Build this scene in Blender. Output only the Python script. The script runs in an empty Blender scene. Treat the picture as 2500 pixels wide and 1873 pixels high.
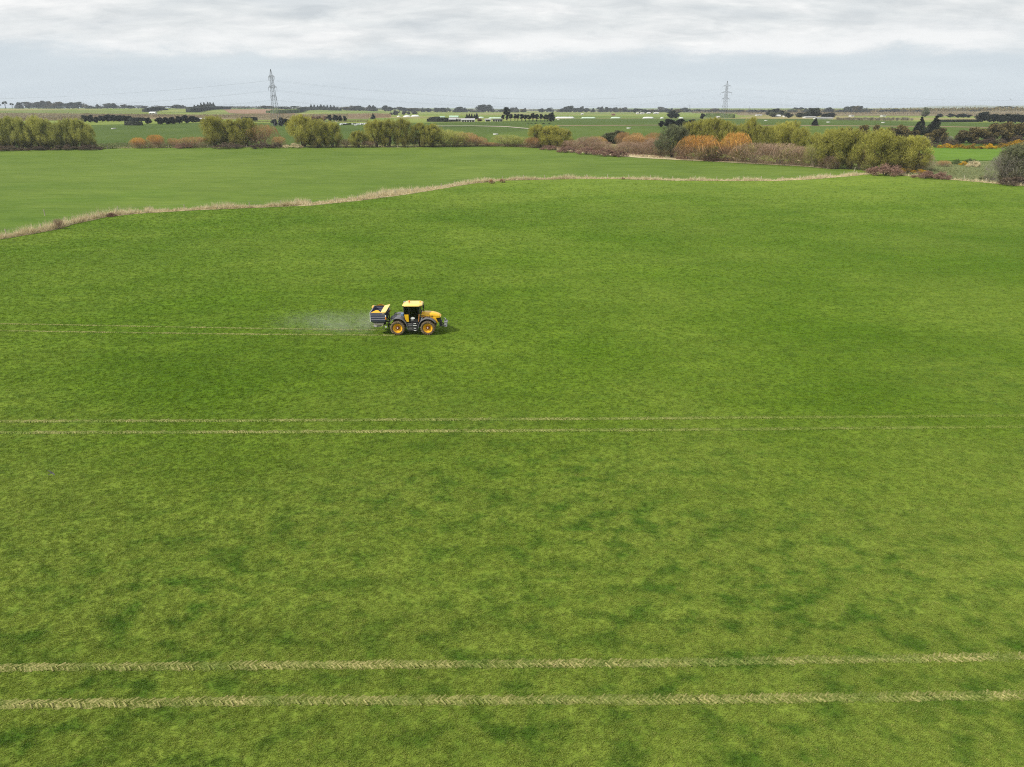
import bpy, math, random
import numpy as np
from mathutils import Vector, Matrix

S = bpy.context.scene
COL = S.collection
RAD = math.radians

# ------------------------------------------------------------------ camera
CAM_H, PITCH, F, CX, CY = 21.2, RAD(21.2), 1734.0, 1250.0, 936.5
cam_d = bpy.data.cameras.new('camera')
cam_d.sensor_width = 34.6
cam_d.lens = 34.6 * F / 2500.0
cam_d.clip_start, cam_d.clip_end = 0.5, 40000
cam = bpy.data.objects.new('camera', cam_d)
cam.location = (0, 0, CAM_H)
cam.rotation_euler = (math.pi / 2 - PITCH, 0, 0)
COL.objects.link(cam)
S.camera = cam

# ------------------------------------------------------------------ world, sun, exposure
SUN_EL, SUN_AZ = 44.0, -68.0          # azimuth of the sun seen from above, clockwise from +Y (behind-left of the view)
SUN_DIR = Vector((math.sin(RAD(SUN_AZ + 0)) * math.cos(RAD(SUN_EL)), -0.42 * math.cos(RAD(SUN_EL)), math.sin(RAD(SUN_EL)))).normalized()
w = bpy.data.worlds.new('World')
S.world = w
w.use_nodes = True
wt = w.node_tree
wt.nodes.clear()


def wn(t, **k):
    n = wt.nodes.new(t)
    for a, b in k.items():
        setattr(n, a, b)
    return n


def wmath(op, a, b=None, c=None):
    n = wn('ShaderNodeMath', operation=op)
    for i, v in enumerate((a, b, c)):
        if v is None:
            continue
        if isinstance(v, (int, float)):
            n.inputs[i].default_value = v
        else:
            wt.links.new(v, n.inputs[i])
    return n.outputs[0]


sky = wn('ShaderNodeTexSky', sky_type='NISHITA')
sky.sun_disc = False
sky.sun_elevation = math.asin(SUN_DIR.z)
sky.sun_rotation = math.atan2(SUN_DIR.x, SUN_DIR.y)
sky.air_density, sky.dust_density, sky.ozone_density = 1.0, 2.0, 1.0
tc = wn('ShaderNodeTexCoord')
sep = wn('ShaderNodeSeparateXYZ')
wt.links.new(tc.outputs['Generated'], sep.inputs[0])
zz = wmath('MAXIMUM', sep.outputs[2], 0.0)
den = wmath('ADD', zz, 0.2)
u_ = wmath('DIVIDE', sep.outputs[0], den)
v_ = wmath('DIVIDE', sep.outputs[1], den)
cmb = wn('ShaderNodeCombineXYZ')
wt.links.new(u_, cmb.inputs[0])
wt.links.new(v_, cmb.inputs[1])


def wnoise(scale, detail, rough, dist, off=(0, 0, 0), sc=(1, 1, 1)):
    mp = wn('ShaderNodeMapping')
    mp.inputs['Location'].default_value = off
    mp.inputs['Scale'].default_value = sc
    wt.links.new(cmb.outputs[0], mp.inputs[0])
    n = wn('ShaderNodeTexNoise')
    n.inputs['Scale'].default_value = scale
    n.inputs['Detail'].default_value = detail
    n.inputs['Roughness'].default_value = rough
    n.inputs['Distortion'].default_value = dist
    wt.links.new(mp.outputs[0], n.inputs['Vector'])
    return n.outputs['Fac']


def wramp(sock, stops):
    r = wn('ShaderNodeValToRGB')
    e = r.color_ramp.elements
    while len(e) < len(stops):
        e.new(0.5)
    for i, (p, c) in enumerate(stops):
        e[i].position = p
        e[i].color = (c[0], c[1], c[2], 1)
    wt.links.new(sock, r.inputs[0])
    return r.outputs[0]


def wmix(f, a, b, mode='MIX'):
    m = wn('ShaderNodeMix', data_type='RGBA', blend_type=mode)
    if isinstance(f, (int, float)):
        m.inputs[0].default_value = f
    else:
        wt.links.new(f, m.inputs[0])
    for k, s in ((6, a), (7, b)):
        if isinstance(s, tuple):
            m.inputs[k].default_value = (*s, 1)
        else:
            wt.links.new(s, m.inputs[k])
    return m.outputs[2]


# layered stratocumulus seen near the horizon: grey undersides, white edges, a little pale blue between
cl = wramp(wnoise(1.7, 9, 0.58, 0.4, (3.1, 1.7, 0), (0.75, 1.1, 1)), [(0.34, (6.2, 6.6, 6.85)), (0.48, (7.0, 7.3, 7.4)), (0.62, (8.3, 8.4, 8.4))])
fine = wramp(wnoise(6.5, 7, 0.6, 0.4, (0.4, 7.7, 0), (0.7, 1.2, 1)), [(0.34, (0.9, 0.91, 0.92)), (0.64, (1.09, 1.08, 1.07))])
clouds = wmix(1.0, cl, fine, 'MULTIPLY')
gap = wramp(wnoise(0.3, 6, 0.55, 0.3, (9.3, 4.4, 0)), [(0.27, (1, 1, 1)), (0.4, (0, 0, 0))])
nish = wmix(1.0, sky.outputs[0], (1.15, 1.15, 1.15), 'MULTIPLY')
layer = wmix(wmath('MULTIPLY', gap, 0.55), clouds, nish)
# the far haze under the cloud deck, its upper edge a ragged bright bank
def dnoise(sc, scale, detail, rough, off):
    mp = wn('ShaderNodeMapping')
    mp.inputs['Scale'].default_value = sc
    mp.inputs['Location'].default_value = off
    wt.links.new(tc.outputs['Generated'], mp.inputs[0])
    n = wn('ShaderNodeTexNoise')
    n.inputs['Scale'].default_value, n.inputs['Detail'].default_value, n.inputs['Roughness'].default_value = scale, detail, rough
    wt.links.new(mp.outputs[0], n.inputs['Vector'])
    return n.outputs['Fac']


def wsmooth(v, a_, b_):
    m_ = wn('ShaderNodeMapRange', interpolation_type='SMOOTHSTEP')
    m_.inputs['From Min'].default_value, m_.inputs['From Max'].default_value = a_, b_
    wt.links.new(v, m_.inputs['Value'])
    return m_.outputs[0]


ragged = dnoise((1, 1, 3.2), 9.0, 8, 0.62, (0.3, 0.1, 0.0))
edge = wmath('ADD', sep.outputs[2], wmath('MULTIPLY', wmath('SUBTRACT', ragged, 0.5), 0.05))
deck = wsmooth(edge, 0.05, 0.078)
puff = wsmooth(dnoise((1, 1, 5.0), 5.0, 8, 0.62, (1.7, 0.4, 0.2)), 0.4, 0.6)
bank = wmath('MULTIPLY', wsmooth(edge, 0.058, 0.07), wmath('MULTIPLY', wsmooth(edge, 0.1, 0.074), wmath('ADD', 0.15, wmath('MULTIPLY', puff, 0.85))))
far = wramp(sep.outputs[2], [(0.0, (6.2, 6.85, 7.3)), (0.07, (6.0, 6.65, 7.1))])
veil = wramp(dnoise((1, 1, 9.0), 4.0, 6, 0.55, (0.2, 2.4, 0.9)), [(0.35, (0.96, 0.965, 0.97)), (0.65, (1.05, 1.045, 1.035))])
far = wmix(1.0, far, veil, 'MULTIPLY')
final = wmix(deck, far, layer)
final = wmix(wmath('MULTIPLY', bank, 0.9), final, (8.6, 8.7, 8.7))
bg = wn('ShaderNodeBackground')
bg.inputs['Strength'].default_value = 0.1
wt.links.new(final, bg.inputs['Color'])
wo = wn('ShaderNodeOutputWorld')
wt.links.new(bg.outputs[0], wo.inputs['Surface'])

sun_d = bpy.data.lights.new('sun', 'SUN')
sun_d.energy = 4.3
sun_d.angle = RAD(2.5)
sun_d.color = (1.0, 0.955, 0.88)
sun = bpy.data.objects.new('sun', sun_d)
sun.rotation_euler = (-SUN_DIR).to_track_quat('-Z', 'Y').to_euler()
sun.location = (0, 0, 60)
COL.objects.link(sun)

S.view_settings.view_transform = 'Standard'
S.view_settings.look = 'None'
S.view_settings.exposure = 0.13
S.view_settings.gamma = 1.0
S.view_settings.use_curve_mapping = False
S.render.engine = 'CYCLES'
S.cycles.use_denoising = False
S.cycles.use_adaptive_sampling = False
S.cycles.filter_width = 1.1
S.cycles.max_bounces = 4
S.cycles.transparent_max_bounces = 12
S.cycles.volume_bounces = 0

# ------------------------------------------------------------------ terrain and picture-to-ground helper
CP, SP = math.cos(PITCH), math.sin(PITCH)


def sm(t):
    t = np.clip(t, 0.0, 1.0)
    return t * t * (3 - 2 * t)


def T(x, y):
    z = 9.0 * sm((y - 180) / 470)
    z = z + 10.5 * sm((y - 800) / 800) * sm((-150 - x) / 700)
    z = z + 9.0 * sm((y - 1300) / 600) * sm((x - 850) / 350)
    z = z + 0.6 * np.sin(x * 0.021 + 1.0) * np.sin(y * 0.026) * sm((y - 95) / 80) * (1 - sm((y - 290) / 110))
    return z


def ray(px, py):
    a, b = (px - CX) / F, -(py - CY) / F
    return np.array((a, CP + b * SP, -SP + b * CP))


def gp(px, py):
    """ground point under a spot of the photograph"""
    d = ray(px, py)
    t0, t = 8.0, 8.0
    f = lambda t: CAM_H + d[2] * t - float(T(d[0] * t, d[1] * t))
    while f(t) > 0 and t < 9000:
        t0, t = t, t * 1.015
    for _ in range(40):
        m = 0.5 * (t0 + t)
        if f(m) > 0:
            t0 = m
        else:
            t = m
    x, y = d[0] * t, d[1] * t
    return np.array((x, y, float(T(x, y))))


def z_at(px, py, Y):
    d = ray(px, py)
    return CAM_H + d[2] * Y / d[1]


def mpp(P):
    """metres per photograph pixel at a point"""
    return (P[1] * CP + (CAM_H - P[2]) * SP) / F


# ------------------------------------------------------------------ naming helpers
ORD = ('first second third fourth fifth sixth seventh eighth ninth tenth eleventh twelfth thirteenth fourteenth fifteenth sixteenth seventeenth eighteenth nineteenth '
       'twentieth').split()
ORD += ['twenty-' + o for o in ORD[:9]] + ['thirtieth'] + ['thirty-' + o for o in ORD[:9]]


def tag(o, label=None, cat=None, group=None, kind=None):
    for k, v in (('label', label), ('category', cat), ('group', group), ('kind', kind)):
        if v:
            o[k] = v
    return o


def empty(name, loc=(0, 0, 0), rz=0.0):
    o = bpy.data.objects.new(name, None)
    o.location = loc
    o.rotation_euler = (0, 0, rz)
    o.empty_display_size = 0.3
    COL.objects.link(o)
    return o


def link(name, me, parent=None, loc=None):
    o = bpy.data.objects.new(name, me)
    COL.objects.link(o)
    if parent:
        o.parent = parent
    if loc is not None:
        o.location = loc
    return o


def np_mesh(name, v, faces, mat=None, smooth=False):
    """faces: (N,k) int array, or a list of such arrays"""
    me = bpy.data.meshes.new(name)
    if not isinstance(faces, list):
        faces = [faces]
    faces = [np.asarray(f, dtype=np.int32) for f in faces if len(f)]
    v = np.asarray(v, dtype=np.float32)
    me.vertices.add(len(v))
    me.vertices.foreach_set('co', v.ravel())
    lv = np.concatenate([f.ravel() for f in faces])
    tot = np.concatenate([np.full(len(f), f.shape[1], dtype=np.int32) for f in faces])
    st = np.concatenate(([0], np.cumsum(tot)[:-1])).astype(np.int32)
    me.loops.add(len(lv))
    me.loops.foreach_set('vertex_index', lv)
    me.polygons.add(len(tot))
    me.polygons.foreach_set('loop_start', st)
    me.polygons.foreach_set('loop_total', tot)
    me.update(calc_edges=True)
    me.validate()
    if smooth:
        me.shade_smooth()
    if mat:
        me.materials.append(mat)
    return me


class MB:
    def __init__(s):
        s.v, s.f = [], []

    def add(s, v, f):
        n = len(s.v)
        s.v += [tuple(p) for p in v]
        s.f += [tuple(i + n for i in q) for q in f]
        return s

    def box(s, c, d, rot=None):
        hx, hy, hz = d[0] / 2, d[1] / 2, d[2] / 2
        p = [Vector((x, y, z)) for x in (-hx, hx) for y in (-hy, hy) for z in (-hz, hz)]
        if rot is not None:
            p = [rot @ q for q in p]
        p = [(q.x + c[0], q.y + c[1], q.z + c[2]) for q in p]
        return s.add(p, [(0, 1, 3, 2), (4, 6, 7, 5), (0, 4, 5, 1), (2, 3, 7, 6), (0, 2, 6, 4), (1, 5, 7, 3)])

    def hull(s, bottom, top):
        """prism between two rings with the same number of points"""
        n = len(bottom)
        f = [tuple(range(n - 1, -1, -1)), tuple(range(n, 2 * n))]
        f += [(i, (i + 1) % n, n + (i + 1) % n, n + i) for i in range(n)]
        return s.add(list(bottom) + list(top), f)

    def loft(s, rings, caps=True):
        n = len(rings[0])
        v = [p for r in rings for p in r]
        f = []
        for k in range(len(rings) - 1):
            a, b = k * n, (k + 1) * n
            f += [(a + i, a + (i + 1) % n, b + (i + 1) % n, b + i) for i in range(n)]
        if caps:
            f += [tuple(range(n - 1, -1, -1)), tuple(range((len(rings) - 1) * n, len(rings) * n))]
        return s.add(v, f)

    def tube(s, pts, r, n=6, caps=True):
        pts = [Vector(p) for p in pts]
        if not hasattr(r, '__len__'):
            r = [r] * len(pts)
        rings = []
        for i, p in enumerate(pts):
            t = (pts[min(i + 1, len(pts) - 1)] - pts[max(i - 1, 0)]).normalized()
            a = t.orthogonal().normalized() if abs(t.z) > 0.95 else t.cross(Vector((0, 0, 1))).normalized()
            b = t.cross(a)
            rings.append([p + (a * math.cos(2 * math.pi * k / n) + b * math.sin(2 * math.pi * k / n)) * r[i] for k in range(n)])
        return s.loft(rings, caps)

    def lathe_y(s, prof, n=40, c=(0, 0, 0), caps=True):
        """profile of (radius, y) spun round the Y axis"""
        rings = [[(c[0] + r * math.cos(2 * math.pi * k / n), c[1] + y, c[2] + r * math.sin(2 * math.pi * k / n)) for k in range(n)] for r, y in prof]
        return s.loft(rings, caps)

    def lathe_z(s, prof, n=24, c=(0, 0, 0)):
        rings = [[(c[0] + r * math.cos(2 * math.pi * k / n), c[1] + r * math.sin(2 * math.pi * k / n), c[2] + z) for k in range(n)] for r, z in prof]
        return s.loft(rings, True)

    def plate(s, poly, y0, y1):
        """polygon of (x, z) extruded along y"""
        return s.hull([(x, y0, z) for x, z in poly], [(x, y1, z) for x, z in poly])

    def mesh(s, name, mat, smooth=False):
        me = bpy.data.meshes.new(name)
        me.from_pydata(s.v, [], s.f)
        me.validate()
        import bmesh
        bm = bmesh.new()
        bm.from_mesh(me)
        bmesh.ops.recalc_face_normals(bm, faces=bm.faces)
        bm.to_mesh(me)
        bm.free()
        if smooth:
            me.shade_smooth()
        me.materials.append(mat)
        return me

    def build(s, name, mat, parent=None, bevel=0.0, smooth=False, loc=None):
        o = link(name, s.mesh(name, mat, smooth), parent, loc)
        if bevel:
            b = o.modifiers.new('bevel', 'BEVEL')
            b.width, b.segments, b.limit_method, b.angle_limit = bevel, 2, 'ANGLE', RAD(35)
        return o


# ------------------------------------------------------------------ materials
class NT:
    def __init__(s, name):
        s.m = bpy.data.materials.new(name)
        s.m.use_nodes = True
        s.t = s.m.node_tree
        s.t.nodes.clear()
        s.out = s.n('ShaderNodeOutputMaterial')

    def n(s, t, **k):
        nd = s.t.nodes.new(t)
        for a, b in k.items():
            setattr(nd, a, b)
        return nd

    def put(s, sock, v):
        if isinstance(v, (int, float)):
            sock.default_value = v
        elif isinstance(v, tuple):
            sock.default_value = (*v, 1) if len(v) == 3 and sock.type == 'RGBA' else v
        else:
            s.t.links.new(v, sock)

    def noise(s, vec, scale, detail=3, rough=0.55, dist=0.0, sc=None):
        if sc is not None:
            mp = s.n('ShaderNodeMapping')
            mp.inputs['Scale'].default_value = sc
            s.put(mp.inputs[0], vec)
            vec = mp.outputs[0]
        nd = s.n('ShaderNodeTexNoise')
        s.put(nd.inputs['Vector'], vec)
        for k, v in (('Scale', scale), ('Detail', detail), ('Roughness', rough), ('Distortion', dist)):
            nd.inputs[k].default_value = v
        return nd.outputs['Fac']

    def ramp(s, f, stops):
        r = s.n('ShaderNodeValToRGB')
        e = r.color_ramp.elements
        while len(e) < len(stops):
            e.new(0.5)
        for i, (p, c) in enumerate(stops):
            e[i].position = p
            e[i].color = (*c, 1) if isinstance(c, tuple) else (c, c, c, 1)
        s.put(r.inputs[0], f)
        return r.outputs[0]

    def mix(s, f, a, b, mode='MIX'):
        m = s.n('ShaderNodeMix', data_type='RGBA', blend_type=mode)
        s.put(m.inputs[0], f)
        s.put(m.inputs[6], a)
        s.put(m.inputs[7], b)
        return m.outputs[2]

    def math(s, op, a, b=0.0):
        m = s.n('ShaderNodeMath', operation=op)
        s.put(m.inputs[0], a)
        s.put(m.inputs[1], b)
        return m.outputs[0]

    def pos(s):
        return s.n('ShaderNodeNewGeometry').outputs['Position']

    def obj(s):
        return s.n('ShaderNodeTexCoord').outputs['Object']

    def bsdf(s, color, rough=0.8, spec=0.2, metal=0.0, bump=None, bump_d=0.02, bump_s=0.5, coat=0.0):
        p = s.n('ShaderNodeBsdfPrincipled')
        s.put(p.inputs['Base Color'], color)
        s.put(p.inputs['Roughness'], rough)
        p.inputs['Specular IOR Level'].default_value = spec
        p.inputs['Metallic'].default_value = metal
        p.inputs['Coat Weight'].default_value = coat
        if bump is not None:
            b = s.n('ShaderNodeBump')
            b.inputs['Strength'].default_value = bump_s
            b.inputs['Distance'].default_value = bump_d
            s.put(b.inputs['Height'], bump)
            s.t.links.new(b.outputs[0], p.inputs['Normal'])
        return p.outputs[0]

    def finish(s, sh):
        s.t.links.new(sh, s.out.inputs['Surface'])
        return s.m


def paint(name, c, rough=0.4, spec=0.4, metal=0.0, dirt=0.25, dirt_c=(0.16, 0.13, 0.08), scale=3.0, coat=0.0):
    k = NT(name)
    o = k.obj()
    f = k.ramp(k.noise(o, scale, 6, 0.65), [(0.45, 0.0), (0.75, 1.0)])
    col = k.mix(k.math('MULTIPLY', f, dirt), c, dirt_c)
    r = k.math('ADD', k.math('MULTIPLY', k.noise(o, scale * 2.3, 3), 0.25), rough - 0.1)
    return k.finish(k.bsdf(col, r, spec, metal, coat=coat))


def leafy(name, stops, trans=0.25, jitter=0.25, scale=0.55, rough=0.75, low=None, zr=(2.0, 6.0)):
    """foliage: colour drifts through the crown and from tree to tree"""
    k = NT(name)
    info = k.n('ShaderNodeObjectInfo')
    f = k.noise(k.pos(), scale, 3, 0.6)
    rv = k.math('MULTIPLY', k.math('SUBTRACT', info.outputs['Random'], 0.5), jitter)
    col = k.ramp(k.math('ADD', f, rv), stops)
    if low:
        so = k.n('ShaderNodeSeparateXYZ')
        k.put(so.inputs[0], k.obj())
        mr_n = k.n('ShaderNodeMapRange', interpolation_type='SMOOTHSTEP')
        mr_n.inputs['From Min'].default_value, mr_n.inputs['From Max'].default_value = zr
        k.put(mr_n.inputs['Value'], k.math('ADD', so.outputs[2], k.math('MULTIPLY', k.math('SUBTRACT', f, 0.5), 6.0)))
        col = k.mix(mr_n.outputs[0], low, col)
    d = k.bsdf(col, rough, 0.15)
    tr = k.n('ShaderNodeBsdfTranslucent')
    k.put(tr.inputs[0], col)
    ms = k.n('ShaderNodeMixShader')
    ms.inputs[0].default_value = trans
    k.t.links.new(d, ms.inputs[1])
    k.t.links.new(tr.outputs[0], ms.inputs[2])
    return k.finish(ms.outputs[0])


def grass_colour(k, light, mid, dark, blotch=0.9):
    p = k.pos()
    a = k.ramp(k.noise(p, 0.045, 4, 0.55), [(0.36, 0.0), (0.64, 1.0)])
    # the sward is thinner and yellower towards the near end of the field
    sy = k.n('ShaderNodeSeparateXYZ')
    k.put(sy.inputs[0], p)
    nr = k.n('ShaderNodeMapRange', interpolation_type='SMOOTHSTEP')
    nr.inputs['From Min'].default_value, nr.inputs['From Max'].default_value = 58.0, 22.0
    k.put(nr.inputs['Value'], k.math('ADD', sy.outputs[1], k.math('MULTIPLY', k.math('SUBTRACT', k.noise(p, 0.06, 3), 0.5), 60.0)))
    fr2 = k.n('ShaderNodeMapRange', interpolation_type='SMOOTHSTEP')
    fr2.inputs['From Min'].default_value, fr2.inputs['From Max'].default_value = 150.0, 240.0
    k.put(fr2.inputs['Value'], k.math('ADD', sy.outputs[1], k.math('MULTIPLY', k.math('SUBTRACT', k.noise(p, 0.02, 3), 0.5), 120.0)))
    a = k.math('ADD', 0.45, k.math('MULTIPLY', a, 0.55))
    a = k.math('MULTIPLY', a, k.math('SUBTRACT', 1.0, k.math('MULTIPLY', fr2.outputs[0], 0.6)))
    a = k.math('MULTIPLY', a, k.math('SUBTRACT', 1.0, k.math('MULTIPLY', nr.outputs[0], 0.8)))
    base = k.mix(a, light, mid)
    base = k.mix(k.math('MULTIPLY', nr.outputs[0], 0.3), base, (light[0] * 1.25, light[1] * 1.1, light[2] * 1.7))
    b = k.ramp(k.noise(p, 0.8, 4, 0.55, 0.2, (0.75, 1.0, 1.0)), [(0.46, 0.0), (0.66, 1.0)])
    reg = k.math('ADD', 0.25, k.math('MULTIPLY', k.ramp(k.noise(p, 0.04, 3, 0.5), [(0.36, 0.25), (0.58, 1.0)]), k.math('ADD', 0.2, k.math('MULTIPLY', nr.outputs[0], 0.8))))
    base = k.mix(k.math('MINIMUM', k.math('MULTIPLY', k.math('MULTIPLY', b, reg), blotch), 1.0), base, dark)
    c = k.noise(p, 2.6, 4, 0.65)
    base = k.mix(1.0, base, k.ramp(c, [(0.3, (0.86, 0.89, 0.85)), (0.7, (1.14, 1.11, 1.16))]), 'MULTIPLY')
    st = k.ramp(k.noise(p, 1.1, 5, 0.7), [(0.62, 0.0), (0.78, 0.32)])
    base = k.mix(st, base, (0.23, 0.2, 0.085))
    return p, base


G_LIGHT, G_MID, G_DARK = (0.16, 0.22, 0.027), (0.082, 0.152, 0.006), (0.066, 0.13, 0.0125)


def grass_ground(name, light, mid, dark, blotch=0.9):
    k = NT(name)
    p, base = grass_colour(k, light, mid, dark, blotch)
    fine = k.noise(p, 11.0, 3, 0.7)
    base = k.mix(1.0, base, k.ramp(fine, [(0.28, (0.62, 0.68, 0.6)), (0.72, (1.32, 1.26, 1.35))]), 'MULTIPLY')
    base = k.mix(1.0, base, k.ramp(k.noise(p, 0.3, 6, 0.7, 0.3, (0.45, 1.5, 1.0)), [(0.32, (0.84, 0.87, 0.83)), (0.68, (1.15, 1.12, 1.16))]), 'MULTIPLY')
    base = k.mix(1.0, base, k.ramp(k.noise(p, 0.014, 4, 0.6), [(0.34, (0.86, 0.9, 0.84)), (0.66, (1.16, 1.12, 1.18))]), 'MULTIPLY')
    base = k.mix(1.0, base, k.ramp(k.noise(p, 0.09, 5, 0.7, 0.5, (0.5, 1.3, 1.0)), [(0.34, (0.88, 0.91, 0.87)), (0.66, (1.12, 1.1, 1.13))]), 'MULTIPLY')
    h = k.math('ADD', fine, k.math('MULTIPLY', k.noise(p, 3.1, 3), 0.5))
    return k.finish(k.bsdf(base, 0.9, 0.08, bump=h, bump_d=0.06, bump_s=0.6))


M = {}
M['grass'] = grass_ground('pasture_grass', G_LIGHT, G_MID, G_DARK)
M['midfield'] = grass_ground('short_pasture', (0.12, 0.172, 0.026), (0.082, 0.145, 0.014), (0.07, 0.125, 0.014), 0.5)
M['brightfield'] = grass_ground('bright_pasture', (0.105, 0.19, 0.016), (0.09, 0.17, 0.014), (0.06, 0.13, 0.014), 0.4)
M['darkfield'] = grass_ground('deep_green_pasture', (0.07, 0.108, 0.016), (0.058, 0.094, 0.013), (0.048, 0.078, 0.012), 0.6)
M['rough'] = grass_ground('rough_grass', (0.19, 0.2, 0.085), (0.13, 0.165, 0.06), (0.09, 0.125, 0.042), 0.8)
M['brownland'] = grass_ground('brown_rough_land', (0.22, 0.17, 0.095), (0.17, 0.14, 0.075), (0.12, 0.135, 0.045), 0.9)
M['plough'] = grass_ground('tilled_soil', (0.27, 0.165, 0.1), (0.22, 0.14, 0.085), (0.17, 0.115, 0.07), 0.4)
M['straw'] = grass_ground('dry_grass_floor', (0.5, 0.43, 0.26), (0.4, 0.34, 0.19), (0.22, 0.21, 0.09), 0.8)
M['lane'] = grass_ground('gravel_lane', (0.36, 0.33, 0.25), (0.3, 0.28, 0.2), (0.22, 0.21, 0.14), 0.3)


def far_land():
    k = NT('distant_farmland')
    p = k.pos()
    mp = k.n('ShaderNodeMapping')
    mp.inputs['Scale'].default_value = (1 / 300.0, 1 / 170.0, 0)
    mp.inputs['Rotation'].default_value = (0, 0, 0.12)
    k.put(mp.inputs[0], p)
    vo = k.n('ShaderNodeTexVoronoi', distance='MANHATTAN')
    vo.inputs['Scale'].default_value = 1.0
    k.t.links.new(mp.outputs[0], vo.inputs['Vector'])
    sp = k.n('ShaderNodeSeparateColor')
    k.t.links.new(vo.outputs['Color'], sp.inputs[0])
    c = k.ramp(sp.outputs[0], [(0.0, (0.15, 0.2, 0.035)), (0.3, (0.19, 0.23, 0.05)), (0.55, (0.1, 0.16, 0.028)), (0.75, (0.25, 0.22, 0.09)), (0.92, (0.2, 0.23, 0.06))])
    c = k.mix(1.0, c, k.ramp(k.noise(p, 0.02, 5, 0.6), [(0.3, (0.8, 0.82, 0.8)), (0.7, (1.2, 1.16, 1.2))]), 'MULTIPLY')
    return k.finish(k.bsdf(c, 0.95, 0.05))


M['farland'] = far_land()


def track_mat(name, stops, fade=False):
    k = NT(name)
    p = k.pos()
    base = k.ramp(k.noise(p, 0.5, 4, 0.6), stops)
    if fade:       # the sward has stood up again along the far right of the pass
        sx2 = k.n('ShaderNodeSeparateXYZ')
        k.put(sx2.inputs[0], p)
        fd = k.n('ShaderNodeMapRange', interpolation_type='SMOOTHSTEP')
        fd.inputs['From Min'].default_value, fd.inputs['From Max'].default_value = -8.0, 38.0
        fd.inputs['To Max'].default_value = 0.75
        k.put(fd.inputs['Value'], k.math('ADD', sx2.outputs[0], k.math('MULTIPLY', k.math('SUBTRACT', k.noise(p, 0.2, 3), 0.5), 40.0)))
        base = k.mix(fd.outputs[0], base, (0.12, 0.175, 0.02))
    base = k.mix(1.0, base, k.ramp(k.noise(p, 9, 4, 0.7), [(0.25, (0.6, 0.66, 0.55)), (0.75, (1.3, 1.26, 1.3))]), 'MULTIPLY')
    return k.finish(k.bsdf(base, 0.9, 0.1, bump=k.noise(p, 14, 3), bump_d=0.06, bump_s=0.7))


# pressed sward and the paler ridges the lugs leave
M['track0'] = track_mat('pressed_grass', [(0.36, (0.12, 0.165, 0.035)), (0.5, (0.19, 0.205, 0.06)), (0.66, (0.27, 0.25, 0.095))])
M['lugmark0'] = track_mat('crushed_straw', [(0.36, (0.15, 0.19, 0.045)), (0.5, (0.25, 0.25, 0.085)), (0.66, (0.37, 0.325, 0.14))])
M['track1'] = track_mat('lightly_pressed_grass', [(0.36, (0.11, 0.17, 0.026)), (0.5, (0.15, 0.19, 0.04)), (0.66, (0.2, 0.21, 0.06))], True)
M['lugmark1'] = track_mat('bent_grass', [(0.36, (0.15, 0.2, 0.04)), (0.5, (0.22, 0.235, 0.075)), (0.66, (0.31, 0.29, 0.12))], True)

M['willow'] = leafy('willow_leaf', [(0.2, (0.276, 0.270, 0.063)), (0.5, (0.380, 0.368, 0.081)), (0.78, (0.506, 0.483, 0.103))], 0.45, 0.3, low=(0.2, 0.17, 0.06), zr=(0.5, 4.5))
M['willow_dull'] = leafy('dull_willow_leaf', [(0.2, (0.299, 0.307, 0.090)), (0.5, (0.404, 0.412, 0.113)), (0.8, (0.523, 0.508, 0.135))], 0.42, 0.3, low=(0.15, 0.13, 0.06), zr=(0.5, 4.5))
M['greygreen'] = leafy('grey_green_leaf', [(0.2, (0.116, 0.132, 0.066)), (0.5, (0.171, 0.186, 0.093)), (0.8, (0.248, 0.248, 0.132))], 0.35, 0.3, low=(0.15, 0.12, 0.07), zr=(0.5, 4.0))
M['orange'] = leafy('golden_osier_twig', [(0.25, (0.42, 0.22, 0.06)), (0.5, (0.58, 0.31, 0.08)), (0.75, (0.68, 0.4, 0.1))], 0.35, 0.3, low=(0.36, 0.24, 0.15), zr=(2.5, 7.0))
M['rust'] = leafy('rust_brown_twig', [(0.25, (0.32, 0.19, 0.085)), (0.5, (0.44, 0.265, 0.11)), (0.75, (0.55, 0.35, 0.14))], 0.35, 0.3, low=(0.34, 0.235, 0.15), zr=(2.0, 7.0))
M['brown'] = leafy('bare_brown_twig', [(0.25, (0.24, 0.165, 0.11)), (0.5, (0.36, 0.25, 0.17)), (0.75, (0.47, 0.34, 0.23))], 0.35, 0.35)
M['umber'] = leafy('dark_thicket_twig', [(0.25, (0.07, 0.05, 0.036)), (0.5, (0.115, 0.085, 0.058)), (0.75, (0.17, 0.125, 0.085))], 0.1, 0.3)
M['bramble'] = leafy('dead_bramble', [(0.25, (0.169, 0.098, 0.072)), (0.5, (0.260, 0.156, 0.117)), (0.75, (0.364, 0.227, 0.169))], 0.3, 0.3, 1.2)
M['pale'] = leafy('lichen_grey_twig', [(0.25, (0.156, 0.138, 0.114)), (0.5, (0.240, 0.216, 0.180)), (0.75, (0.324, 0.300, 0.240))], 0.3, 0.3)
M['olive'] = leafy('olive_leaf', [(0.25, (0.073, 0.065, 0.030)), (0.5, (0.130, 0.105, 0.042)), (0.75, (0.194, 0.154, 0.051))], 0.1, 0.35)
M['dark'] = leafy('cypress_leaf', [(0.25, (0.014, 0.018, 0.013)), (0.5, (0.024, 0.03, 0.02)), (0.8, (0.04, 0.046, 0.028))], 0.05, 0.25)
M['pine'] = leafy('pine_needle', [(0.25, (0.026, 0.034, 0.02)), (0.5, (0.045, 0.055, 0.032)), (0.8, (0.075, 0.085, 0.048))], 0.05, 0.3)
M['hedgegreen'] = leafy('clipped_green_leaf', [(0.25, (0.069, 0.103, 0.034)), (0.5, (0.103, 0.144, 0.044)), (0.8, (0.138, 0.184, 0.057))], 0.1, 0.3)
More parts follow.
